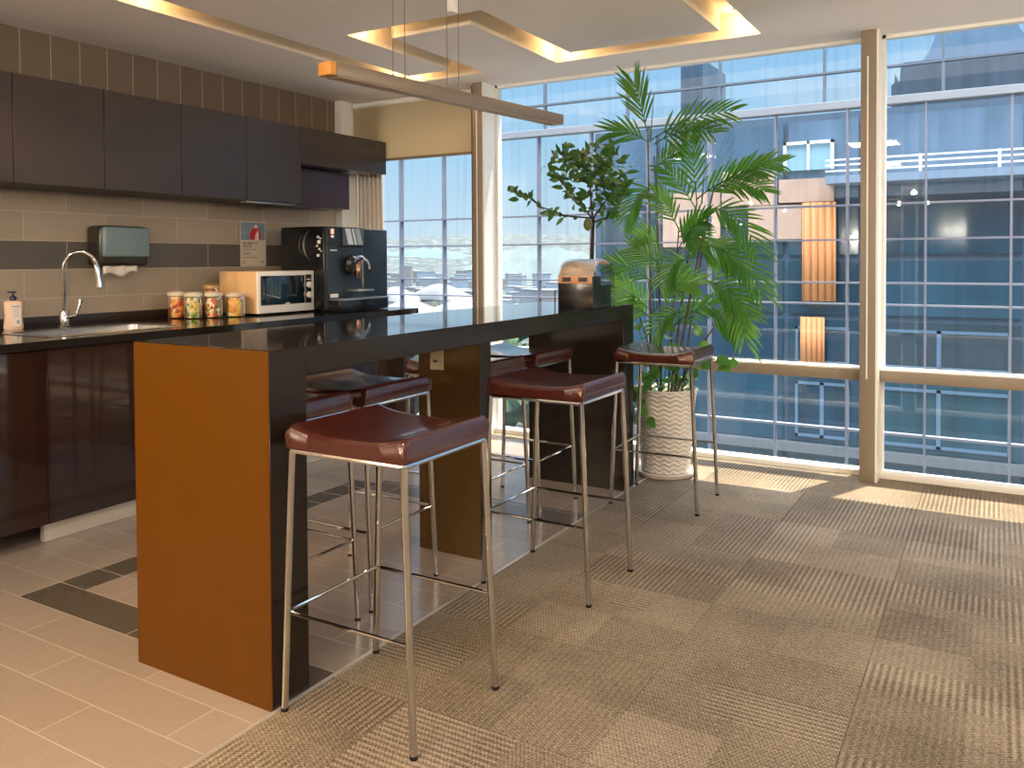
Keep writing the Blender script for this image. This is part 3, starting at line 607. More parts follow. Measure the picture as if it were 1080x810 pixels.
strip(b, 'screen_tile', MATS['screen_tile'], sc_, -.085, .022); strip(b, 'screen_tile', mat('screen_tile_grey', (.30, .36, .40), .2), sc_, -.05, .05)
b = new_bm(); box(b, .005, .008, -.300, -.268, .545, .582, .001); mesh_obj('lit_button', b, mat('lit_button', (.75, .45, .35), .4, emit=((1, .45, .3), .6)), cpn)
b = new_bm(); box(b, .005, .008, -.298, -.270, .520, .536, .001); mesh_obj('lit_button', b, MATS['lit_button'], cpn)
b = new_bm(); box(b, 0, .004, -.300, -.235, .428, .436); mesh_obj('marking', b, plast_w, cm)
b = new_bm(); box(b, 0, .004, -.305, -.225, .098, .124, .001); mesh_obj('marking', b, plast_w, cm)
b = new_bm(); box(b, -.002, .002, .17, .32, .030, .038); mesh_obj('marking', b, plast_w, cu)
b = new_bm(); box(b, .0, .085, -.185, -.045, .255, .395, .045, 5); sp_ = mesh_obj('spout_block', b, mat('spout_black', (.012, .010, .009), .12), cm)
b = new_bm(); lathe(b, [(.0005, 0), (.024, 0), (.028, .03), (.030, .10), (.018, .12)], 20, (.082, -.100, .235), cap_top=True); mesh_obj('spout', b, mat('spout_bronze', (.20, .13, .10), .2, .9), sp_)
b = tube(new_bm(), [(.10, -.165, .345), (.105, -.13, .388), (.108, -.08, .385), (.110, -.045, .345)], .007, 10); mesh_obj('chrome_arch', b, chrome, sp_)
b = tube(new_bm(), [(.108, -.085, .375), (.112, -.045, .355), (.113, -.022, .315), (.113, -.02, .295)], [.010, .013, .013, .009], 12); mesh_obj('steam_pipe', b, chrome, sp_)
b = tube(new_bm(), [(.095, -.075, .36), (.095, -.072, .15)], .0085, 10); mesh_obj('outlet_pipe', b, chrome, sp_)
b = new_bm(); box(b, .0, .12, -.145, .03, .138, .150, .003); mesh_obj('cup_grid', b, brushed, cm)
b = new_bm(); box(b, .0, .11, -.325, .20, .004, .080, .004); dt = mesh_obj('drip_tray', b, ck, cm)
b = new_bm(); box(b, .0, .114, -.315, .205, .080, .090, .002); mesh_obj('tray_edge', b, brushed, dt)
cx_, cz_ = -.130, .470; em_ = mat('emblem_grey', (.10, .10, .10), .3, .6)
def arc_(nm, cxx, r1, r2, wmax):
    pts = [(cxx - r1 * math.cos(t_), -W_ - .002, cz_ + r2 * math.sin(t_)) for t_ in [(-1.15 + 2.3 * k / 18) for k in range(19)]]
    b = tube(new_bm(), pts, [.001 + wmax * math.sin(PI * k / 18) for k in range(19)], 8); mesh_obj(nm, b, em_, cm)
arc_('side_emblem_arc', cx_ + .01, .10, .115, .007); arc_('side_emblem_arc', cx_ - .02, .115, .09, .003)
for (dx, dz, s_) in ((.0, .055, .010), (.008, .020, .015), (-.010, -.008, .008), (.012, -.030, .009), (.0, -.075, .012), (.022, .045, .007), (.028, -.045, .006)):
    b = new_bm(); box(b, cx_ + .045 + dx - s_, cx_ + .045 + dx + s_, -W_ - .0025, -W_ + .001, cz_ + dz - s_ * .8, cz_ + dz + s_ * .8, .0005); mesh_obj('side_emblem_mark', b, plast_w, cm)
for xx in (-.43, -.09):
    for yy in (-.30, .25): b = new_bm(); box(b, xx, xx + .04, yy, yy + .04, 0, .016); mesh_obj('foot', b, plast_k, cm)

# paper towel dispenser
td = thing('towel_dispenser', 'black and grey paper towel dispenser mounted on the tiled wall', 'towel dispenser', (WX, 3.13, 1.27))
b = new_bm(); box(b, .0, .15, -.165, .155, .0, .245, .028, 4); mesh_obj('case', b, mat('dispenser_black', (.03, .022, .016), .25), td)
b = new_bm(); box(b, .135, .172, -.158, .150, .055, .238, .016, 3); mesh_obj('cover', b, mat('dispenser_cover', (.17, .24, .25), .22), td)
b = new_bm(); n = 14; prev = None
for i in range(n + 1):
    t = i / n; y = -.14 + .22 * t; zb = -.048 + .012 * math.sin(t * 9) + .02 * (t > .6) * (t - .6)
    cur = [b.verts.new((.13 + .006 * math.sin(t * 14), y, z)) for z in (.05, zb + .015, zb)] 
    if prev:
        for k in range(2): b.faces.new((prev[k], cur[k], cur[k + 1], prev[k + 1]))
    prev = cur
pt = mesh_obj('paper_towel', b, mat('paper', (.72, .66, .58), .8), td); m_ = pt.modifiers.new('thickness', 'SOLIDIFY'); m_.thickness = .003

# poster on the wall
po = thing('notice_poster', 'paper notice with a red figure photo taped on the tiled wall', 'poster', (WX + .001, 4.25, 1.26))
b = new_bm(); box(b, 0, .002, -.118, .122, 0, .328); ps = mesh_obj('sheet', b, mat('poster_paper', (.58, .50, .41), .6), po)
b = new_bm(); box(b, .002, .0028, -.112, .116, .192, .318); pp = mesh_obj('photo_area', b, mat('poster_photo', (.20, .26, .32), .5, noise=.7, nscale=14), ps)
b = new_bm(); prism(b, [(.0028, -.02, .193), (.0028, -.03, .235), (.0028, -.012, .270), (.0028, .02, .285), (.0028, .055, .275), (.0028, .075, .240), (.0028, .07, .193)], (.0006, 0, 0)); mesh_obj('red_figure', b, mat('poster_red', (.50, .015, .02), .5), pp)
b = new_bm(); prism(b, [(.0034, .015, .193), (.0034, .025, .235), (.0034, .045, .262), (.0034, .055, .235), (.0034, .05, .205), (.0034, .06, .193)], (.0005, 0, 0)); prism(b, [(.0034, .01, .285), (.0034, .02, .303), (.0034, .035, .303), (.0034, .042, .287), (.0034, .03, .275)], (.0005, 0, 0)); mesh_obj('pale_shape', b, mat('poster_white', (.75, .60, .58), .5), pp)
b = new_bm(); rnd = random.Random(3)
for row, (zz, n, s, x0) in enumerate(((.168, 8, .0075, -.095), (.146, 5, .0075, -.095), (.122, 16, .0035, -.095), (.092, 5, .006, -.095), (.064, 17, .0035, -.095), (.030, 1, .008, -.095), (.030, 4, .005, .062))):
    for k in range(n):
        yy = x0 + k * s * 2.35
        box(b, .002, .0026, yy, yy + s * 1.7, zz + s * .6, zz + s * .95); box(b, .002, .0026, yy, yy + s * 1.7, zz - s, zz - s * .6); box(b, .002, .0026, yy + s * rnd.uniform(.1, 1.2), yy + s * rnd.uniform(1.3, 1.6), zz - s, zz + s)
mesh_obj('print', b, mat('print_dark', (.05, .045, .04), .6), ps)

# ------------------------------------------------------------------ wall cabinets
UX = -4.24
seams = [1.25, 1.80, 2.31, 2.80, 3.30, 3.80, 4.292]
labs = ['dark wall cabinet out of the picture on the left', 'dark wall cabinet cut by the left edge of the picture', 'dark grey-brown wall cabinet above the soap bottle, second from the left edge',
        'dark grey-brown wall cabinet above the towel dispenser', 'dark grey wall cabinet between the dispenser and the poster', 'dark grey wall cabinet above the paper notice']
for k in range(6):
    y0, y1 = seams[k], seams[k + 1]
    t = thing('wall_cabinet', labs[k], 'cabinet', (UX, y0, 1.70), 0, 'flat dark wall cabinets')
    b = new_bm(); box(b, WX - UX + .001, -.02, .001, y1 - y0 - .001, .004, .544); mesh_obj('body', b, mat('cabinet_carcass', (.045, .036, .032), .5), t)
    b = new_bm(); box(b, -.019, 0, .002, y1 - y0 - .002, 0, .545, .001, 1); mesh_obj('door', b, cab_up, t)
t = thing('bridge_cabinet', 'shallow dark wall cabinet reaching out past the tiles to the window', 'cabinet', (UX, 4.292, 1.985))
b = new_bm(); box(b, WX - UX + .001, -.02, .001, .83, .004, .259); mesh_obj('body', b, cab_up, t)
b = new_bm(); box(b, -.019, 0, .001, .94, 0, .26, .001, 1); mesh_obj('flap_door', b, cab_up, t)
t = thing('niche_cabinet', 'small set-back reddish dark cabinet under the bridge cabinet', 'cabinet', (-4.42, 4.294, 1.70))
b = new_bm(); box(b, WX + 4.42 + .001, -.012, .0, .70, .0, .283); mesh_obj('body', b, cab_red, t)
b = new_bm(); box(b, -.011, 0, .002, .70, 0, .28, .001, 1); mesh_obj('door', b, cab_red, t)
t = thing('under_cabinet_light', 'slim light strip under the wall cabinet above the coffee machine', 'light strip', (-4.30, 3.82, 1.70))
b = new_bm(); box(b, -.03, .03, 0, .44, -.012, -.001, .002); mesh_obj('strip_body', b, brushed, t)
b = lathe(new_bm(), [(.0005, -.016), (.006, -.014), (.007, -.012)], 12, (0, -.006, 0)); mesh_obj('end_knob', b, plast_w, t)

# ------------------------------------------------------------------ capsule box on the bar
ab = thing('coffee_box', 'black box with clear arched cover standing on the far bar top', 'storage box', (-1.893, 4.00, 1.043))
acr = glass('acrylic', (.97, .98, .98), .45)
b = new_bm(); box(b, -.100, .100, -.13, -.02, 0, .168, .004); box(b, -.096, .096, -.02, .12, 0, .12, .004); mesh_obj('box_body', b, plast_k, ab)
b = new_bm(); box(b, -.097, .097, -.134, -.129, .130, .170, .001); tb = mesh_obj('tan_band', b, mat('tan_card', (.50, .26, .14), .5), ab)
for xx in (-.072, .022): b = box(new_bm(), xx, xx + .050, -.137, -.133, .140, .162); mesh_obj('dark_label', b, plast_k, tb)
arc = [(-.12, .168), (-.108, .20), (-.085, .225), (-.05, .245), (0.0, .258), (.05, .255), (.10, .235), (.135, .19), (.15, .10), (.155, .0)]
def sheet(nm, a0, a1, x0, x1, k, m, th):
    b = new_bm(); prev = None
    for (yy, zz) in arc[a0:a1]:
        cur = [b.verts.new((x, yy * k, zz * k)) for x in (x0, x1)]
        if prev: b.faces.new((prev[0], prev[1], cur[1], cur[0]))
        prev = cur
    o = mesh_obj(nm, b, m, ab); m_ = o.modifiers.new('thickness', 'SOLIDIFY'); m_.thickness = th
sheet('arched_cover', 0, 10, -.104, .104, 1.0, acr, .003)
sheet('tan_liner', 0, 7, -.098, .098, .97, mat('tan_liner', (.80, .60, .46), .6), .002)
b = tube(new_bm(), [(-.118, -.13, 0), (-.118, -.13, .09), (-.104, -.13, .095)], .003, 8); mesh_obj('wire_side', b, plast_k, ab)

# ------------------------------------------------------------------ plants
def bez(a, b, c, n): return [a * (1 - t) ** 2 + b * 2 * t * (1 - t) + c * t * t for t in [i / n for i in range(n + 1)]]
def leaflet(bm, p, d, ln, w, nrm, droop):
    d = d.normalized(); s = d.cross(nrm); s = s.normalized() if s.length > 1e-4 else d.orthogonal().normalized(); nn = s.cross(d)
    prev = None; N = 5
    for i in range(N + 1):
        t = i / N; c = p + d * ln * t + Vector((0, 0, -1)) * droop * ln * t * t
        ww = w * (math.sin(PI * min(1, .12 + t * .88)) ** .7) * (1 if i < N else .05)
        cur = (bm.verts.new(c - s * ww + nn * ww * .35), bm.verts.new(c), bm.verts.new(c + s * ww + nn * ww * .35))
        if prev: bm.faces.new((prev[0], prev[1], cur[1], cur[0])); bm.faces.new((prev[1], prev[2], cur[2], cur[1]))
        prev = cur
VIEW = Vector((.25, -.95, .15)).normalized()
def frond(base, tip, sag, n=13, ll=.19, lw=.0085, m=None, parent=None, seed=0, face=.6, spread=.75, start=.18, droop=.14):
    rnd = random.Random(seed); base, tip = Vector(base), Vector(tip); mid = (base + tip) / 2 + Vector((0, 0, sag))
    pts = bez(base, mid, tip, 24); bm = new_bm(); tube(bm, pts, [.0045 - .0035 * i / 24 for i in range(25)], 6)
    nrm = (VIEW * face + Vector((0, 0, 1)) * (1 - face)).normalized()
    n = int(n * .86)
    for i in range(n):
        t = start + (1 - start) * i / (n - 1); f = t * 24; k = min(23, int(f)); p = pts[k].lerp(pts[k + 1], f - k); d = (pts[k + 1] - pts[k]).normalized()
        side = d.cross(nrm).normalized(); L = ll * (.55 + .75 * math.sin(PI * (.12 + .76 * t))) * rnd.uniform(.88, 1.1)
        fw = .55 + .65 * t
        for sg in (-1, 1):
            if i == n - 1 and sg == 1: continue
            leaflet(bm, p, d * fw + side * sg * spread + nrm * rnd.uniform(-.1, .25), L, lw * rnd.uniform(.8, 1.15), nrm, droop * rnd.uniform(.5, 1.4))
    for v in bm.verts:
        if v.co.y > 5.29: v.co.y = 5.29 - (v.co.y - 5.29) * .2
        if v.co.z > 2.585: v.co.z = 2.585
    me = mesh_obj('frond', bm, m or palm_leaf, parent); return me

PX, PYY = -1.72, 4.75
pot = thing('plant_pot', 'tall white woven-pattern pot with round saucer on the carpet', 'plant pot', (PX, PYY, .002))
mp_, N_, L_, P_ = nmat('pot_white'); P_.inputs['Base Color'].default_value = (.64, .60, .54, 1); P_.inputs['Roughness'].default_value = .4
tc_ = N_.new('ShaderNodeTexCoord'); s_ = N_.new('ShaderNodeSeparateXYZ'); L_(tc_.outputs['Object'], s_.inputs[0])
at_ = math_node(N_, L_, 'ARCTAN2', s_.outputs['Y'], s_.outputs['X'])
wv = math_node(N_, L_, 'SINE', math_node(N_, L_, 'ADD', math_node(N_, L_, 'MULTIPLY', s_.outputs['Z'], 230.0), math_node(N_, L_, 'MULTIPLY', math_node(N_, L_, 'SINE', math_node(N_, L_, 'MULTIPLY', at_, 16.0)), 1.6)))
bp_ = N_.new('ShaderNodeBump'); bp_.inputs['Strength'].default_value = .45; bp_.inputs['Distance'].default_value = .006; L_(wv, bp_.inputs['Height']); L_(bp_.outputs[0], P_.inputs['Normal'])
b = lathe(new_bm(), [(.135, .02), (.145, .03), (.150, .12), (.165, .30), (.180, .47), (.190, .505), (.194, .52), (.188, .525), (.178, .51), (.165, .46)], 48); mesh_obj('pot', b, mp_, pot)
b = lathe(new_bm(), [(.15, 0), (.165, .004), (.178, .028), (.174, .032), (.160, .018), (.1, .014)], 48); mesh_obj('saucer', b, mat('saucer_white', (.62, .58, .52), .35), pot)
b = lathe(new_bm(), [(.0005, .465), (.08, .470), (.168, .462)], 32, cap_bottom=False); mesh_obj('soil', b, mat('soil', (.03, .02, .012), .9, noise=.5, nscale=60, bump=.8, bscale=60), pot)

palm = thing('potted_palm', 'tall bamboo-like palm with feathery green fronds in the white pot', 'palm', (PX, PYY, .47))
W2L = Matrix.Translation((-PX, -PYY, -.47))
def place(o): o.data.transform(W2L)
def cane(u0, v0, u1, v1, dy0=0, dy1=0, r=.008):
    a_ = Vector((PX + (u0 - 700) * .0055, PYY + dy0, .46)); b_ = at(u1, v1, PYY + dy1); m0 = a_.lerp(b_, .5) + Vector((.01, 0, .05)) + (Vector((a_.x, a_.y, 0)) - Vector((b_.x, b_.y, 0))) * .15
    pts = bez(a_, m0, b_, 30); bm = tube(new_bm(), pts, [r * (1 + .18 * (i % 4 == 0)) * (1 - .45 * i / 30) for i in range(31)], 8)
    o = mesh_obj('cane', bm, cane_m, palm); place(o); return b_
canes = [(684, 405, 683, 140, -.02, 0), (692, 405, 690, 165, .04, .02), (706, 405, 735, 215, 0, .06), (711, 405, 754, 195, -.03, -.04), (699, 405, 716, 240, .06, .1), (716, 405, 748, 225, .03, .03), (690, 405, 660, 300, .05, .0), (712, 405, 775, 320, -.05, -.08)]
for k, c_ in enumerate(canes): cane(*c_, r=.0085 if k < 4 else .0065)
FR = [  # base px, tip px, dy base, dy tip, sag, n, leaf len, mat, spread, face
 (683, 140, 668, 88, 0, -.06, .02, 11, .17, 0, .42, .8), (686, 148, 770, 118, 0, .02, .07, 14, .15, 0, .75, .75), (690, 152, 752, 140, 0, -.15, .08, 12, .13, 0, .7, .75),
 (684, 150, 645, 140, 0, -.1, .05, 11, .14, 0, .6, .7),
 (735, 215, 728, 140, .06, .02, .02, 13, .13, 0, .55, .8), (735, 210, 800, 178, .05, .0, .06, 14, .15, 0, .6, .75), (754, 197, 822, 172, -.04, -.05, .05, 15, .13, 0, .6, .75),
 (752, 200, 806, 202, -.04, -.1, .07, 13, .12, 0, .6, .75), (745, 222, 800, 262, .0, -.1, .16, 14, .14, 0, .7, .7),
 (716, 242, 690, 205, .1, .0, .05, 13, .12, 0, .6, .75), (716, 245, 738, 262, .1, -.05, .12, 12, .13, 0, .7, .7), (690, 200, 660, 232, .02, -.1, .12, 12, .12, 0, .6, .7),
 (748, 262, 806, 310, .0, -.1, .15, 14, .15, 0, .6, .65), (700, 262, 672, 250, .05, -.08, .05, 11, .12, 1, .7, .7),
 (690, 300, 645, 278, .03, -.12, .06, 12, .12, 0, .7, .7), (688, 330, 648, 302, .03, -.15, .05, 13, .12, 1, .8, .8), (686, 335, 655, 325, .03, -.12, .05, 11, .10, 1, .8, .75),
 (740, 300, 790, 330, -.04, -.18, .12, 13, .14, 0, .6, .65), (765, 300, 788, 362, -.06, -.2, .13, 12, .13, 1, .6, .6),
 (710, 345, 752, 322, .0, -.08, .06, 11, .11, 0, .7, .7), (700, 330, 720, 280, .05, 0, .03, 11, .11, 1, .6, .7), (760, 320, 782, 345, -.05, -.1, .08, 11, .12, 1, .7, .7),
 (735, 222, 700, 178, .05, .12, .05, 12, .12, 0, .6, .7), (716, 262, 742, 232, .0, -.1, .06, 13, .13, 0, .6, .75), (705, 290, 668, 262, -.03, -.1, .06, 12, .12, 0, .6, .75), (725, 275, 700, 300, -.02, -.12, .10, 12, .12, 0, .7, .7), (740, 262, 778, 282, -.02, -.14, .10, 13, .13, 0, .65, .7), (700, 310, 735, 300, -.05, -.14, .06, 12, .12, 1, .65, .7), (720, 330, 690, 352, -.05, -.14, .08, 11, .11, 0, .7, .7), (745, 335, 778, 352, -.05, -.14, .08, 11, .12, 0, .7, .7), (716, 250, 760, 275, .08, .12, .1, 12, .12, 0, .7, .7), (690, 180, 720, 160, .0, .15, .05, 12, .12, 0, .6, .7)]
for k, (u0, v0, u1, v1, d0, d1, sag, n, ll, mi, sprd, fac) in enumerate(FR):
    o = frond(at(u0, v0, PYY + d0), at(u1, v1, PYY + d1), sag, n, ll * 1.08, .0085, (palm_leaf, palm_light)[mi], palm, k, fac, sprd); place(o)
# bare spear leaves
for (u0, v0, u1, v1) in ((686, 150, 690, 95), (740, 215, 745, 150), (690, 330, 682, 230)):
    b = tube(new_bm(), [at(u0, v0, PYY), at(u1, v1, PYY)], [.005, .001], 6); o = mesh_obj('spear_leaf', b, palm_leaf, palm); place(o)

def oval_leaf(bm, p, d, ln, w, nrm, fold=.2, curl=.25):
    d = d.normalized(); s = d.cross(nrm); s = s.normalized() if s.length > 1e-4 else d.orthogonal().normalized(); nn = s.cross(d); prev = None
    for i in range(7):
        t = i / 6; c = p + d * ln * t - nn * curl * ln * t * t; ww = max(.02, math.sin(PI * t ** .85)) * w
        cur = (bm.verts.new(c - s * ww + nn * ww * fold), bm.verts.new(c), bm.verts.new(c + s * ww + nn * ww * fold))
        if prev: bm.faces.new((prev[0], prev[1], cur[1], cur[0])); bm.faces.new((prev[1], prev[2], cur[2], cur[1]))
        prev = cur
# vine at the foot of the palm, trailing over the pot rim
vine = thing('trailing_vine', 'broad-leaved green vine growing round the palm and over the pot rim', 'vine', (PX, PYY, .47))
rnd = random.Random(11)
stems = [[(690, 405, -.05), (676, 398, -.14), (671, 420, -.20), (668, 440, -.21)], [(695, 405, -.05), (684, 395, -.17), (680, 418, -.22), (684, 445, -.215)],
         [(705, 405, 0), (712, 385, -.05), (722, 372, -.05), (732, 388, -.12)], [(715, 405, 0), (728, 395, -.1), (734, 372, -.12), (740, 352, -.12)],
         [(700, 408, -.05), (694, 385, -.1), (680, 378, -.12), (672, 365, -.12)], [(712, 405, 0), (745, 380, -.1), (766, 384, -.14), (775, 376, -.14)], [(700, 405, 0), (706, 360, 0), (700, 330, -.05)], [(690, 400, .0), (668, 330, -.02), (662, 310, -.05)]]
for si, s in enumerate(stems):
    P_s = [at(u, v, PYY + dy) for u, v, dy in s]; pts = []
    for i in range(len(P_s) - 1):
        for k in range(6): pts.append(P_s[i].lerp(P_s[i + 1], k / 6))
    pts.append(P_s[-1]); b = tube(new_bm(), pts, .0025, 6); o = mesh_obj('stem', b, mat('vine_stem', (.10, .16, .05), .5), vine); place(o)
    b = new_bm()
    for i in range(3, len(pts), 2 if si > 5 else 2):
        d = Vector((rnd.uniform(-1, 1), rnd.uniform(-.9, .1), rnd.uniform(-.7, .5))); oval_leaf(b, pts[i], d, rnd.uniform(.055, .085), rnd.uniform(.022, .034), (VIEW + Vector((rnd.uniform(-.4, .4), 0, rnd.uniform(-.1, .6)))).normalized())
    o = mesh_obj('leaves', b, vine_leaf, vine); place(o)
b = new_bm()
for k in range(26):
    a_ = rnd.uniform(0, 2 * PI); r_ = rnd.uniform(.03, .15); p = Vector((PX + r_ * math.cos(a_), PYY + r_ * math.sin(a_), .47 + rnd.uniform(.0, .10)))
    oval_leaf(b, p, Vector((math.cos(a_), math.sin(a_), rnd.uniform(.2, 1))), rnd.uniform(.06, .10), rnd.uniform(.022, .034), Vector((0, -.3, 1)).normalized())
o = mesh_obj('ground_leaves', b, vine_leaf, vine); place(o); o['kind'] = 'stuff'

# citrus tree in its own pot behind the far bar end
TXY = at(625, 275, 4.80); TX, TY = TXY.x, 4.80
cp_ = thing('tree_pot', 'dark round pot of the small citrus tree behind the far bar end', 'plant pot', (TX, TY, 0))
b = lathe(new_bm(), [(.13, 0), (.15, .02), (.19, .42), (.20, .45), (.19, .455), (.175, .41)], 36); mesh_obj('pot', b, mat('pot_dark', (.06, .05, .045), .5), cp_)
b = lathe(new_bm(), [(.0005, .40), (.176, .40)], 24, cap_bottom=False); mesh_obj('soil', b, MATS['soil'], cp_)
ct = thing('citrus_tree', 'small citrus tree with dark oval leaves and one green fruit', 'tree', (TX, TY, .40))
T2L = Matrix.Translation((-TX, -TY, -.40))
def cp2(o): o.data.transform(T2L)
b = tube(new_bm(), [(TX, TY, .38), at(624, 330, TY), at(624, 275, TY), at(626, 228, TY)], [.018, .016, .014, .011], 10); o = mesh_obj('trunk', b, bark_m, ct); cp2(o)
BR = [[(626, 232, 0), (612, 215, -.03), (600, 203, -.05)], [(626, 230, 0), (598, 228, -.05), (570, 218, -.08), (552, 204, -.08), (537, 197, -.08)], [(625, 228, 0), (622, 195, 0), (616, 172, .02), (606, 158, .02)],
      [(626, 230, 0), (640, 210, .02), (650, 196, .05), (658, 182, .05)], [(625, 235, 0), (648, 226, -.06), (656, 205, -.1), (662, 190, -.1)], [(622, 195, 0), (634, 175, -.02), (646, 165, -.02)],
      [(612, 215, -.03), (590, 190, -.1), (578, 174, -.1)], [(598, 228, -.05), (585, 224, -.12), (575, 222, -.15)], [(622, 180, 0), (598, 170, .1), (590, 160, .1)], [(640, 210, .02), (632, 180, .1), (640, 158, .1)], [(570, 218, -.08), (560, 208, 0), (548, 208, .0)]]
lb_ = new_bm(); rnd = random.Random(5)
for k, s in enumerate(BR):
    P_s = [at(u, v, TY + dy) for u, v, dy in s]; pts = []
    for i in range(len(P_s) - 1):
        for q in range(6): pts.append(P_s[i].lerp(P_s[i + 1], q / 6))
    pts.append(P_s[-1]); nn = len(pts); b = tube(new_bm(), pts, [.0065 * (1 - .75 * i / nn) for i in range(nn)], 7); o = mesh_obj('branch', b, bark_m, ct); cp2(o)
    for i in range(3, nn, 1 if k not in (1, 7, 10) else 2):
        for q in range(2 if k not in (1, 7, 10) else 1):
            d = Vector((rnd.uniform(-1, 1), rnd.uniform(-.8, .6), rnd.uniform(-.6, .7))); p = pts[i] + Vector((rnd.uniform(-.02, .02), rnd.uniform(-.04, .04), rnd.uniform(-.02, .02)))
            oval_leaf(lb_, p, d, rnd.uniform(.05, .085), rnd.uniform(.013, .022), (VIEW + Vector((rnd.uniform(-.8, .8), 0, rnd.uniform(-.3, 1)))).normalized())
for k in range(130):
    u, v = rnd.gauss(622, 24), rnd.gauss(178, 14)
    if not (578 < u < 668 and 150 < v < 212): continue
    d = Vector((rnd.uniform(-1, 1), rnd.uniform(-.8, .6), rnd.uniform(-.5, .6))); oval_leaf(lb_, at(u, v, TY + rnd.uniform(-.15, .2)), d, rnd.uniform(.06, .10), rnd.uniform(.014, .024), (VIEW + Vector((rnd.uniform(-.8, .8), 0, rnd.uniform(-.3, 1)))).normalized())
for (u, v, du, dv) in ((549, 208, -1, -7), (555, 212, -.5, -8), (543, 203, -6, -5), (540, 196, -3, 3)):
    oval_leaf(lb_, at(u, v, TY - .08), at(u + du, v - dv * -1, TY - .08) - at(u, v, TY - .08), .055, .018, VIEW)
for v in lb_.verts:
    if v.co.y > 5.2: v.co.y = 5.2
o = mesh_obj('foliage', lb_, citrus_leaf, ct); cp2(o)
b = new_bm(); fp = at(620, 237, TY - .04); lathe(b, [(.004, .042), (.016, .036), (.026, .018), (.029, 0), (.026, -.018), (.014, -.034), (.004, -.040)], 20, fp, cap_top=True); tube(b, [fp + Vector((0, 0, .04)), at(622, 228, TY)], .002, 5)
o = mesh_obj('fruit', b, mat('citrus_fruit', (.10, .13, .03), .4, noise=.2, nscale=60), ct); cp2(o)

# ------------------------------------------------------------------ outside: second glass skin of this building
sk_root = thing('glass_facade_screen', 'outer glass facade grid of mullions with thick pale beam outside the windows', 'facade', (-1.5, 6.5, 0))
mull = mat('facade_mullion', (.20, .21, .26), .45, .2); mull_d = mat('facade_mullion_dark', (.12, .15, .19), .5, .2); beam_m = mat('facade_beam', (.25, .27, .30), .45)
for k in range(-3, 18):
    x = .08 - .5160 * (14 - k)
    wd = .0075 if k % 2 == 0 else .006
    b = new_bm(); box(b, x - wd + 1.5, x + wd + 1.5, -.03, .03, -3.2, 2.39); mesh_obj('mullion', b, mull, sk_root, smooth=False)
for k in range(-4, 9):
    x = -3.466 + .7835 * k
    b = new_bm(); box(b, x - .009 + 1.5, x + .009 + 1.5, -.02, .02, 2.45, 3.9); mesh_obj('upper_mullion', b, mull_d, sk_root, smooth=False)
for z, hw in ((2.665, .007), (1.685, .007), (1.432, .007), (1.115, .0065), (.958, .0065), (.03, .008), (-.62, .008), (-1.4, .012), (3.4, .012)):
    b = new_bm(); box(b, -5.2, 5.9, -.025, .025, z - hw, z + hw); mesh_obj('transom', b, mull if z < 2 else mull_d, sk_root, smooth=False)
b = new_bm(); box(b, -5.2, 5.9, -.05, .05, 2.39, 2.448, .004); mesh_obj('beam', b, beam_m, sk_root, smooth=False)
b = new_bm(); quad(b, [(-5.2, 0, -3.2), (5.9, 0, -3.2), (5.9, 0, 3.9), (-5.2, 0, 3.9)]); mesh_obj('outer_pane', b, glass('outer_glass', (.92, .96, .98), 1.3, .16), sk_root, smooth=False)

# building across the court
fb = thing('office_building', 'dark blue glass office block across the court with orange reflected light built on its windows', 'building', (0, 14, 0))
blue = mat('office_glass', (.035, .085, .145), .12, 0, .9, noise=.55, nscale=1.4, stretch=(1.5, 1, .35))
fmt = mat('office_frame', (.30, .36, .45), .5)
X0, X1, TOP = -6.45, 7.2, 3.62
b = new_bm(); box(b, X0, X1, .06, 9, -26, TOP); mesh_obj('wall', b, mat('office_wall', (.07, .11, .16), .6), fb, smooth=False)
zs = [3.55, 2.2, 1.3, .35, -.55, -1.75, -2.6, -3.9, -5.2]
rnd = random.Random(21)
xx = X0 + .1; kx = 0; xe = []
while xx < X1: xe.append(xx); xx += (1.15, 2.2)[kx % 2]; kx += 1
xe.append(X1)
tones = [(.010, .055, .090), (.006, .036, .064), (.018, .070, .110), (.008, .050, .072), (.022, .045, .060), (.085, .14, .20), (.11, .17, .24)]  # last two tones paint the sky's reflection into the top row
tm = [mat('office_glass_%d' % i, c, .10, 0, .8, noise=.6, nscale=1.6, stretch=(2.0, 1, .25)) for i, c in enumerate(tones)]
for i in range(len(xe) - 1):
    for j in range(len(zs) - 1):
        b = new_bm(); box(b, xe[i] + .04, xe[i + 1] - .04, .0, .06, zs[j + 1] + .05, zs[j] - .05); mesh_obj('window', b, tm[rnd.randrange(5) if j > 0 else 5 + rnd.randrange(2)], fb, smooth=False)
        if xe[i] > -5 and j in (3, 4, 6):
            a0, a1, c0, c1 = xe[i] + .16, xe[i + 1] - .16, zs[j + 1] + .14, zs[j] - .16; b = new_bm()
            for q in ((a0, a1, c0, c0 + .045), (a0, a1, c1 - .045, c1), (a0, a0 + .045, c0, c1), (a1 - .045, a1, c0, c1), ((a0 + a1) / 2 - .03, (a0 + a1) / 2 + .03, c0, c1)): box(b, q[0], q[1], -.03, .0, q[2], q[3])
            mesh_obj('inner_frame', b, mat('office_inner_frame', (.10, .17, .24), .5), fb, smooth=False)
for z_ in (-1.75, -2.6, -3.9): mesh_obj('ledge', box(new_bm(), X0, X1, -.16, .06, z_ - .10, z_ + .04), mat('office_ledge', (.13, .135, .14), .6), fb, smooth=False)
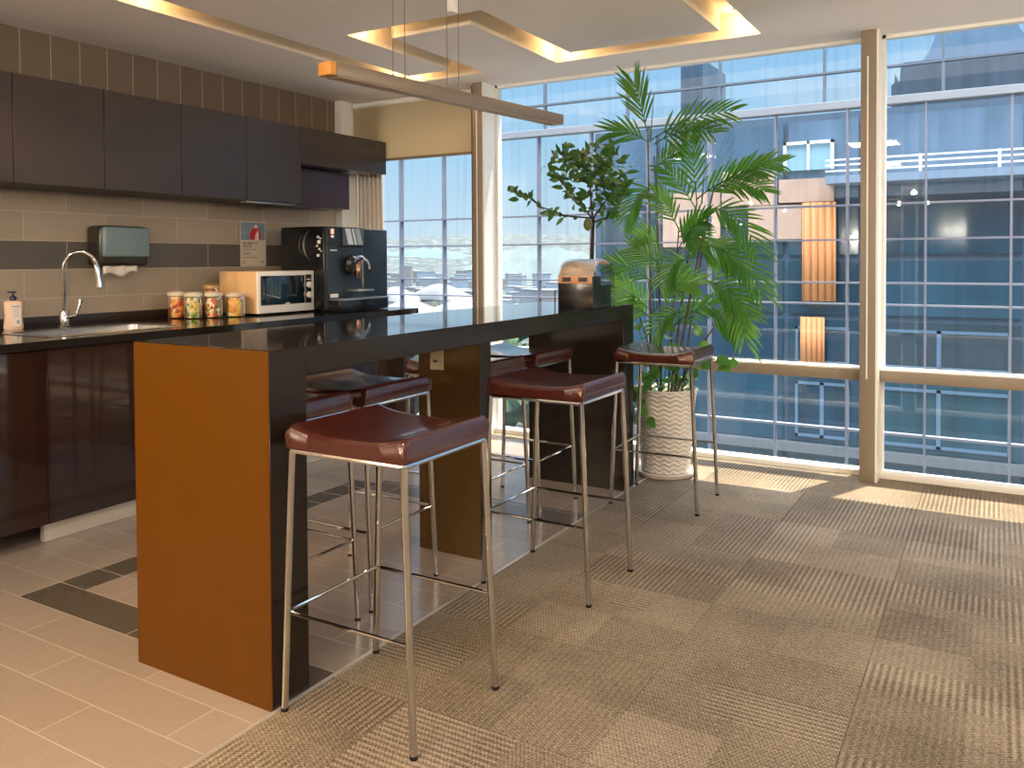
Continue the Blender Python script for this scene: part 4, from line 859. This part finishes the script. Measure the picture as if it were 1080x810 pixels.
# orange sheets for reflected warm room light, white frames, stone parapet and railing
oc = mat('orange_reflection', (.85, .34, .13), .8, noise=.25, nscale=3, stretch=(6, 1, .1)); pk = mat('warm_stone', (.58, .36, .26), .8, noise=.2, nscale=2)
def slab(nm, u0, v0, u1, v1, m, dy, th=.04):
    a_, c_ = at(u0, v0, 14 + dy), at(u1, v1, 14 + dy); b = new_bm(); box(b, min(a_.x, c_.x), max(a_.x, c_.x), dy - th, dy, min(a_.z, c_.z), max(a_.z, c_.z)); return mesh_obj(nm, b, m, fb, smooth=False)
def folds(u0, v0, u1, v1):
    a_, c_ = at(u0, v0, 13.9), at(u1, v1, 13.9); b = new_bm(); prev = None; n = 40
    for i in range(n + 1):
        t = i / n; cur = [b.verts.new((a_.x + (c_.x - a_.x) * t, -.10 + .03 * math.sin(t * 30), z)) for z in (a_.z, c_.z)]
        if prev: b.faces.new((prev[0], prev[1], cur[1], cur[0]))
        prev = cur
    o = mesh_obj('curtain', b, oc, fb); m_ = o.modifiers.new('thickness', 'SOLIDIFY'); m_.thickness = .02  # folded sheet stands in for warm room light mirrored in the glass
folds(846, 214, 882, 318); folds(844, 334, 870, 383)
slab('stone_panel', 762, 184, 820, 216, pk, -.02); slab('stone_panel', 790, 218, 846, 252, pk, -.02); slab('stone_panel', 822, 190, 880, 212, pk, -.02)
slab('stone_panel', 700, 205, 760, 260, pk, -.02)
wf = slab('balcony_window', 828, 152, 880, 178, mat('pale_glass', (.30, .48, .58), .2), -.02)
a_, c_ = at(827, 151, 13.95), at(880, 178, 13.95); b = new_bm()
for (x0, x1, z0, z1) in ((a_.x, c_.x, a_.z - .05, a_.z), (a_.x, a_.x + .05, c_.z, a_.z), (c_.x - .05, c_.x, c_.z, a_.z), ((a_.x + c_.x) / 2 - .02, (a_.x + c_.x) / 2 + .02, c_.z, a_.z)): box(b, x0, x1, -.12, -.06, z0, z1)
mesh_obj('window_frame', b, frame_w, wf, smooth=False)
b = new_bm(); za = at(880, 172, 13.5).z; x_a, x_b = -2.3, 7.0
for dz in (0, .09, .17): box(b, x_a, x_b, -.52, -.48, 2.62 + dz, 2.645 + dz)
for k in range(9): box(b, x_a + .3 + k * 1.0, x_a + .34 + k * 1.0, -.53, -.48, 2.55, 2.82)
mesh_obj('balcony_railing', b, frame_w, fb, smooth=False)
b = new_bm(); box(b, -2.3, 7.0, -.55, .05, 2.44, 2.56); mesh_obj('balcony_slab', b, mat('balcony_slab', (.22, .28, .36), .6), fb, smooth=False)
# paved court and planting far below
gz = -26
b = new_bm(); n = 60
def gh(x, y):
    d = math.hypot(x, y); return gz + max(0, (d - 500)) * .075 * (.6 + .5 * math.sin(x * .004 + 1) * math.cos(y * .003)) + (1.5 * math.sin(x * .03) * math.cos(y * .035) if d > 150 else 0)
V = {}
for i in range(n + 1):
    for j in range(n + 1):
        x = -2200 + 2700 * (i / n); y = 8 + 1900 * (j / n) ** 1.8; V[i, j] = b.verts.new((x, y, min(gh(x, y), 55)))
for i in range(n):
    for j in range(n): b.faces.new((V[i, j], V[i + 1, j], V[i + 1, j + 1], V[i, j + 1]))
mg, N_, L_, P_ = nmat('park_ground'); tc_ = N_.new('ShaderNodeTexCoord'); n1 = N_.new('ShaderNodeTexNoise'); n1.inputs['Scale'].default_value = .09; n1.inputs['Detail'].default_value = 10; n1.inputs['Roughness'].default_value = .75
r_ = N_.new('ShaderNodeValToRGB'); L_(tc_.outputs['Object'], n1.inputs['Vector']); L_(n1.outputs['Fac'], r_.inputs[0]); E_ = r_.color_ramp.elements
E_[0].position = .42; E_[0].color = (.014, .025, .024, 1); E_[1].position = .60; E_[1].color = (.10, .11, .12, 1); q = E_.new(.52); q.color = (.026, .038, .036, 1)
L_(r_.outputs[0], P_.inputs['Base Color']); P_.inputs['Roughness'].default_value = .9
gr = mesh_obj('landscape_ground', b, mg); gr['kind'] = 'structure'
# wooded hills on the skyline
def hill(name, u0, u1, Y, vtop, vbot, seed, m, label):
    rnd = random.Random(seed); b = new_bm(); n = 40; A, B = at(u0, 285, Y), at(u1, 285, Y); rows = []
    for i in range(n + 1):
        t = i / n; x = A.x + (B.x - A.x) * t; env = math.sin(PI * t) ** .6; zt = at(u0 + (u1 - u0) * t, vbot - (vbot - vtop) * env, Y).z + rnd.uniform(-1.5, 1.5)
        z0 = min(gh(x, Y) - 8, zt - 5); rows.append([b.verts.new((x, Y - 60, z0)), b.verts.new((x, Y - 30, (z0 + zt) / 2 + 3)), b.verts.new((x, Y, zt)), b.verts.new((x, Y + 60, z0))])
    for p, q in zip(rows, rows[1:]):
        for k in range(3): b.faces.new((p[k], q[k], q[k + 1], p[k + 1]))
    o = mesh_obj(name, b, m); tag(o, label, 'hill', 'hills on the skyline')
hz = mat('hill_haze', (.05, .085, .125), .9, noise=.35, nscale=.05); hz2 = mat('hill_green', (.07, .095, .10), .9, noise=.4, nscale=.05)
hill('wooded_hill', 395, 520, 800, 262, 284, 1, hz, 'hazy blue hill on the skyline seen through the left window')
hill('wooded_hill', 505, 640, 640, 260, 280, 2, hz2, 'low green hill with houses behind the citrus tree')
hill('wooded_hill', 330, 460, 1000, 268, 285, 3, hz2, 'far green hill behind the coffee machine')
# town houses, one object each
rnd = random.Random(9); wm = [mat('house_white', (.22, .23, .25), .7), mat('house_grey', (.26, .30, .34), .7), mat('house_cream', (.22, .20, .18), .7)]
rm = mat('house_roof', (.22, .23, .25), .7)
taken = []
def free(x, y, r):
    if any(math.hypot(x - a, y - b_) < r + c_ for a, b_, c_ in taken): return False
    taken.append((x, y, r)); return True
for k in range(150):
    u = rnd.choice([rnd.uniform(412, 500), rnd.uniform(526, 655)]); Y = rnd.uniform(300, 545); p = at(u, 290, Y); w = rnd.uniform(3, 7); h = rnd.uniform(5, 15); g = gh(p.x, Y)
    if not free(p.x, Y, w * 1.25): continue
    top = g + h
    t = thing('town_house', ('small white', 'small grey', 'small cream')[k % 3] + ' building in the distant town across the park', 'building', (p.x, Y, g - 1), rnd.uniform(-.4, .4), 'distant town buildings')
    b = new_bm(); box(b, -w, w, -w * .6, w * .6, 0, h); mesh_obj('wall', b, wm[k % 3], t, smooth=False)
    b = new_bm(); box(b, -w * 1.04, w * 1.04, -w * .64, w * .64, h, h + .6); mesh_obj('roof', b, rm, t, smooth=False)
# pale tent roofs low in the park
tw = mat('tent_white', (.13, .135, .14), .6)
for (u0, u1, v, hh, Y) in ((398, 440, 306, 7, 190), (430, 500, 305, 8, 200), (395, 470, 318, 6, 150), (455, 530, 314, 5, 160)):
    a_, c_ = at(u0, v, Y), at(u1, v, Y); b = new_bm(); n = 18; prev = None
    for i in range(n + 1):
        t = i / n; x = a_.x + (c_.x - a_.x) * t - a_.x; z = math.sin(PI * t) * hh * .6
        cur = [b.verts.new((x, y, z * f)) for y, f in ((-8, 0.1), (0, 1), (8, .1))]
        if prev:
            for k in range(2): b.faces.new((prev[k], cur[k], cur[k + 1], prev[k + 1]))
        prev = cur
    o = mesh_obj('tent_roof', b, tw, loc=(a_.x, Y, a_.z - 3)); tag(o, 'long white arched tent roof in the park far below the left window', 'tent roof', 'white tent roofs in the park')
    m_ = o.modifiers.new('thickness', 'SOLIDIFY'); m_.thickness = .3
# park trees
rnd = random.Random(4); tmn = [mat('tree_crown', (.02, .05, .02), .9, noise=.4, nscale=.6), mat('tree_crown_pale', (.04, .08, .04), .9, noise=.4, nscale=.6)]
proto = None
for k in range(110):
    u = rnd.choice([rnd.uniform(526, 650), rnd.uniform(420, 500), rnd.uniform(515, 570)]); Y = rnd.uniform(95, 330); p = at(u, 300, Y); g = gh(p.x, Y)
    if not free(p.x, Y, 5.2): continue
    if proto is None:
        t = thing('park_tree', 'round leafy tree in the park far below the windows', 'tree', (p.x, Y, g), 0, 'park trees far below')
        b = new_bm(); bmesh.ops.create_icosphere(b, subdivisions=3, radius=3.2)
        for v in b.verts: v.co = v.co * (1 + .22 * math.sin(v.co.x * 2.1) * math.sin(v.co.y * 2.7 + v.co.z * 1.9)) ; v.co.z = v.co.z * .85 + 5
        mesh_obj('crown', b, tmn[0], t); b = tube(new_bm(), [(0, 0, -1), (0, 0, 3)], .3, 6); mesh_obj('trunk', b, bark_m, t); proto = t
    else:
        o = dup(proto, (p.x, Y, g), rnd.uniform(0, 6), 'round leafy tree in the park far below the windows'); s = rnd.uniform(.7, 1.4); o.scale = (s, s, s)
# towers seen above the beam
def tower(label, outline, Y, dep, m, bands):
    c_ = at(*outline[0], Y); t = thing('skyscraper', label, 'building', (c_.x, Y, -26))
    pts = [at(u, v, Y) - Vector((c_.x, Y, -26)) for u, v in outline]
    pts = [Vector((pts[0].x, 0, 0))] + pts + [Vector((pts[-1].x, 0, 0))]
    mesh_obj('tower_body', prism(new_bm(), pts, (0, dep, 0)), m, t, smooth=False)
    b = new_bm(); x0, x1 = min(p.x for p in pts[1:-1]), max(p.x for p in pts[1:-1]); z = 20
    zt = bands
    while z < zt: box(b, x0 - .0, x1 - .0, -.15, .0, z, z + .25); z += 1.1
    if bands: mesh_obj('floor_bands', b, mat('tower_band', (.10, .14, .18), .5), t, smooth=False)
tg = mat('tower_glass', (.045, .075, .11), .3, 0, .5, noise=.5, nscale=.35, stretch=(3, 1, .3)); tg2 = mat('tower_crown', (.12, .19, .27), .4, noise=.25, nscale=.4)
tower('grey-blue skyscraper with stepped spiky shoulder behind the right window', [(940, 112), (940, 90), (943, 88), (944, 78), (946, 88), (949, 86), (950, 70), (953, 66), (1300, 30), (1300, 112)], 80, 20, tg, 42)
tower('pale flared crown of the skyscraper rising above the right window', [(968, 70), (980, 55), (986, 40), (992, 15), (1004, -5), (1060, -5), (1070, 10), (1076, 30), (1090, 45), (1110, 60)], 104, 16, tg2, 0)
tower('narrow blue-grey tower above the beam beside the palm top', [(718, 112), (718, 62), (722, 58), (738, 58), (741, 62), (741, 112)], 80, 8, tg, 0)
# small clouds low in the sky
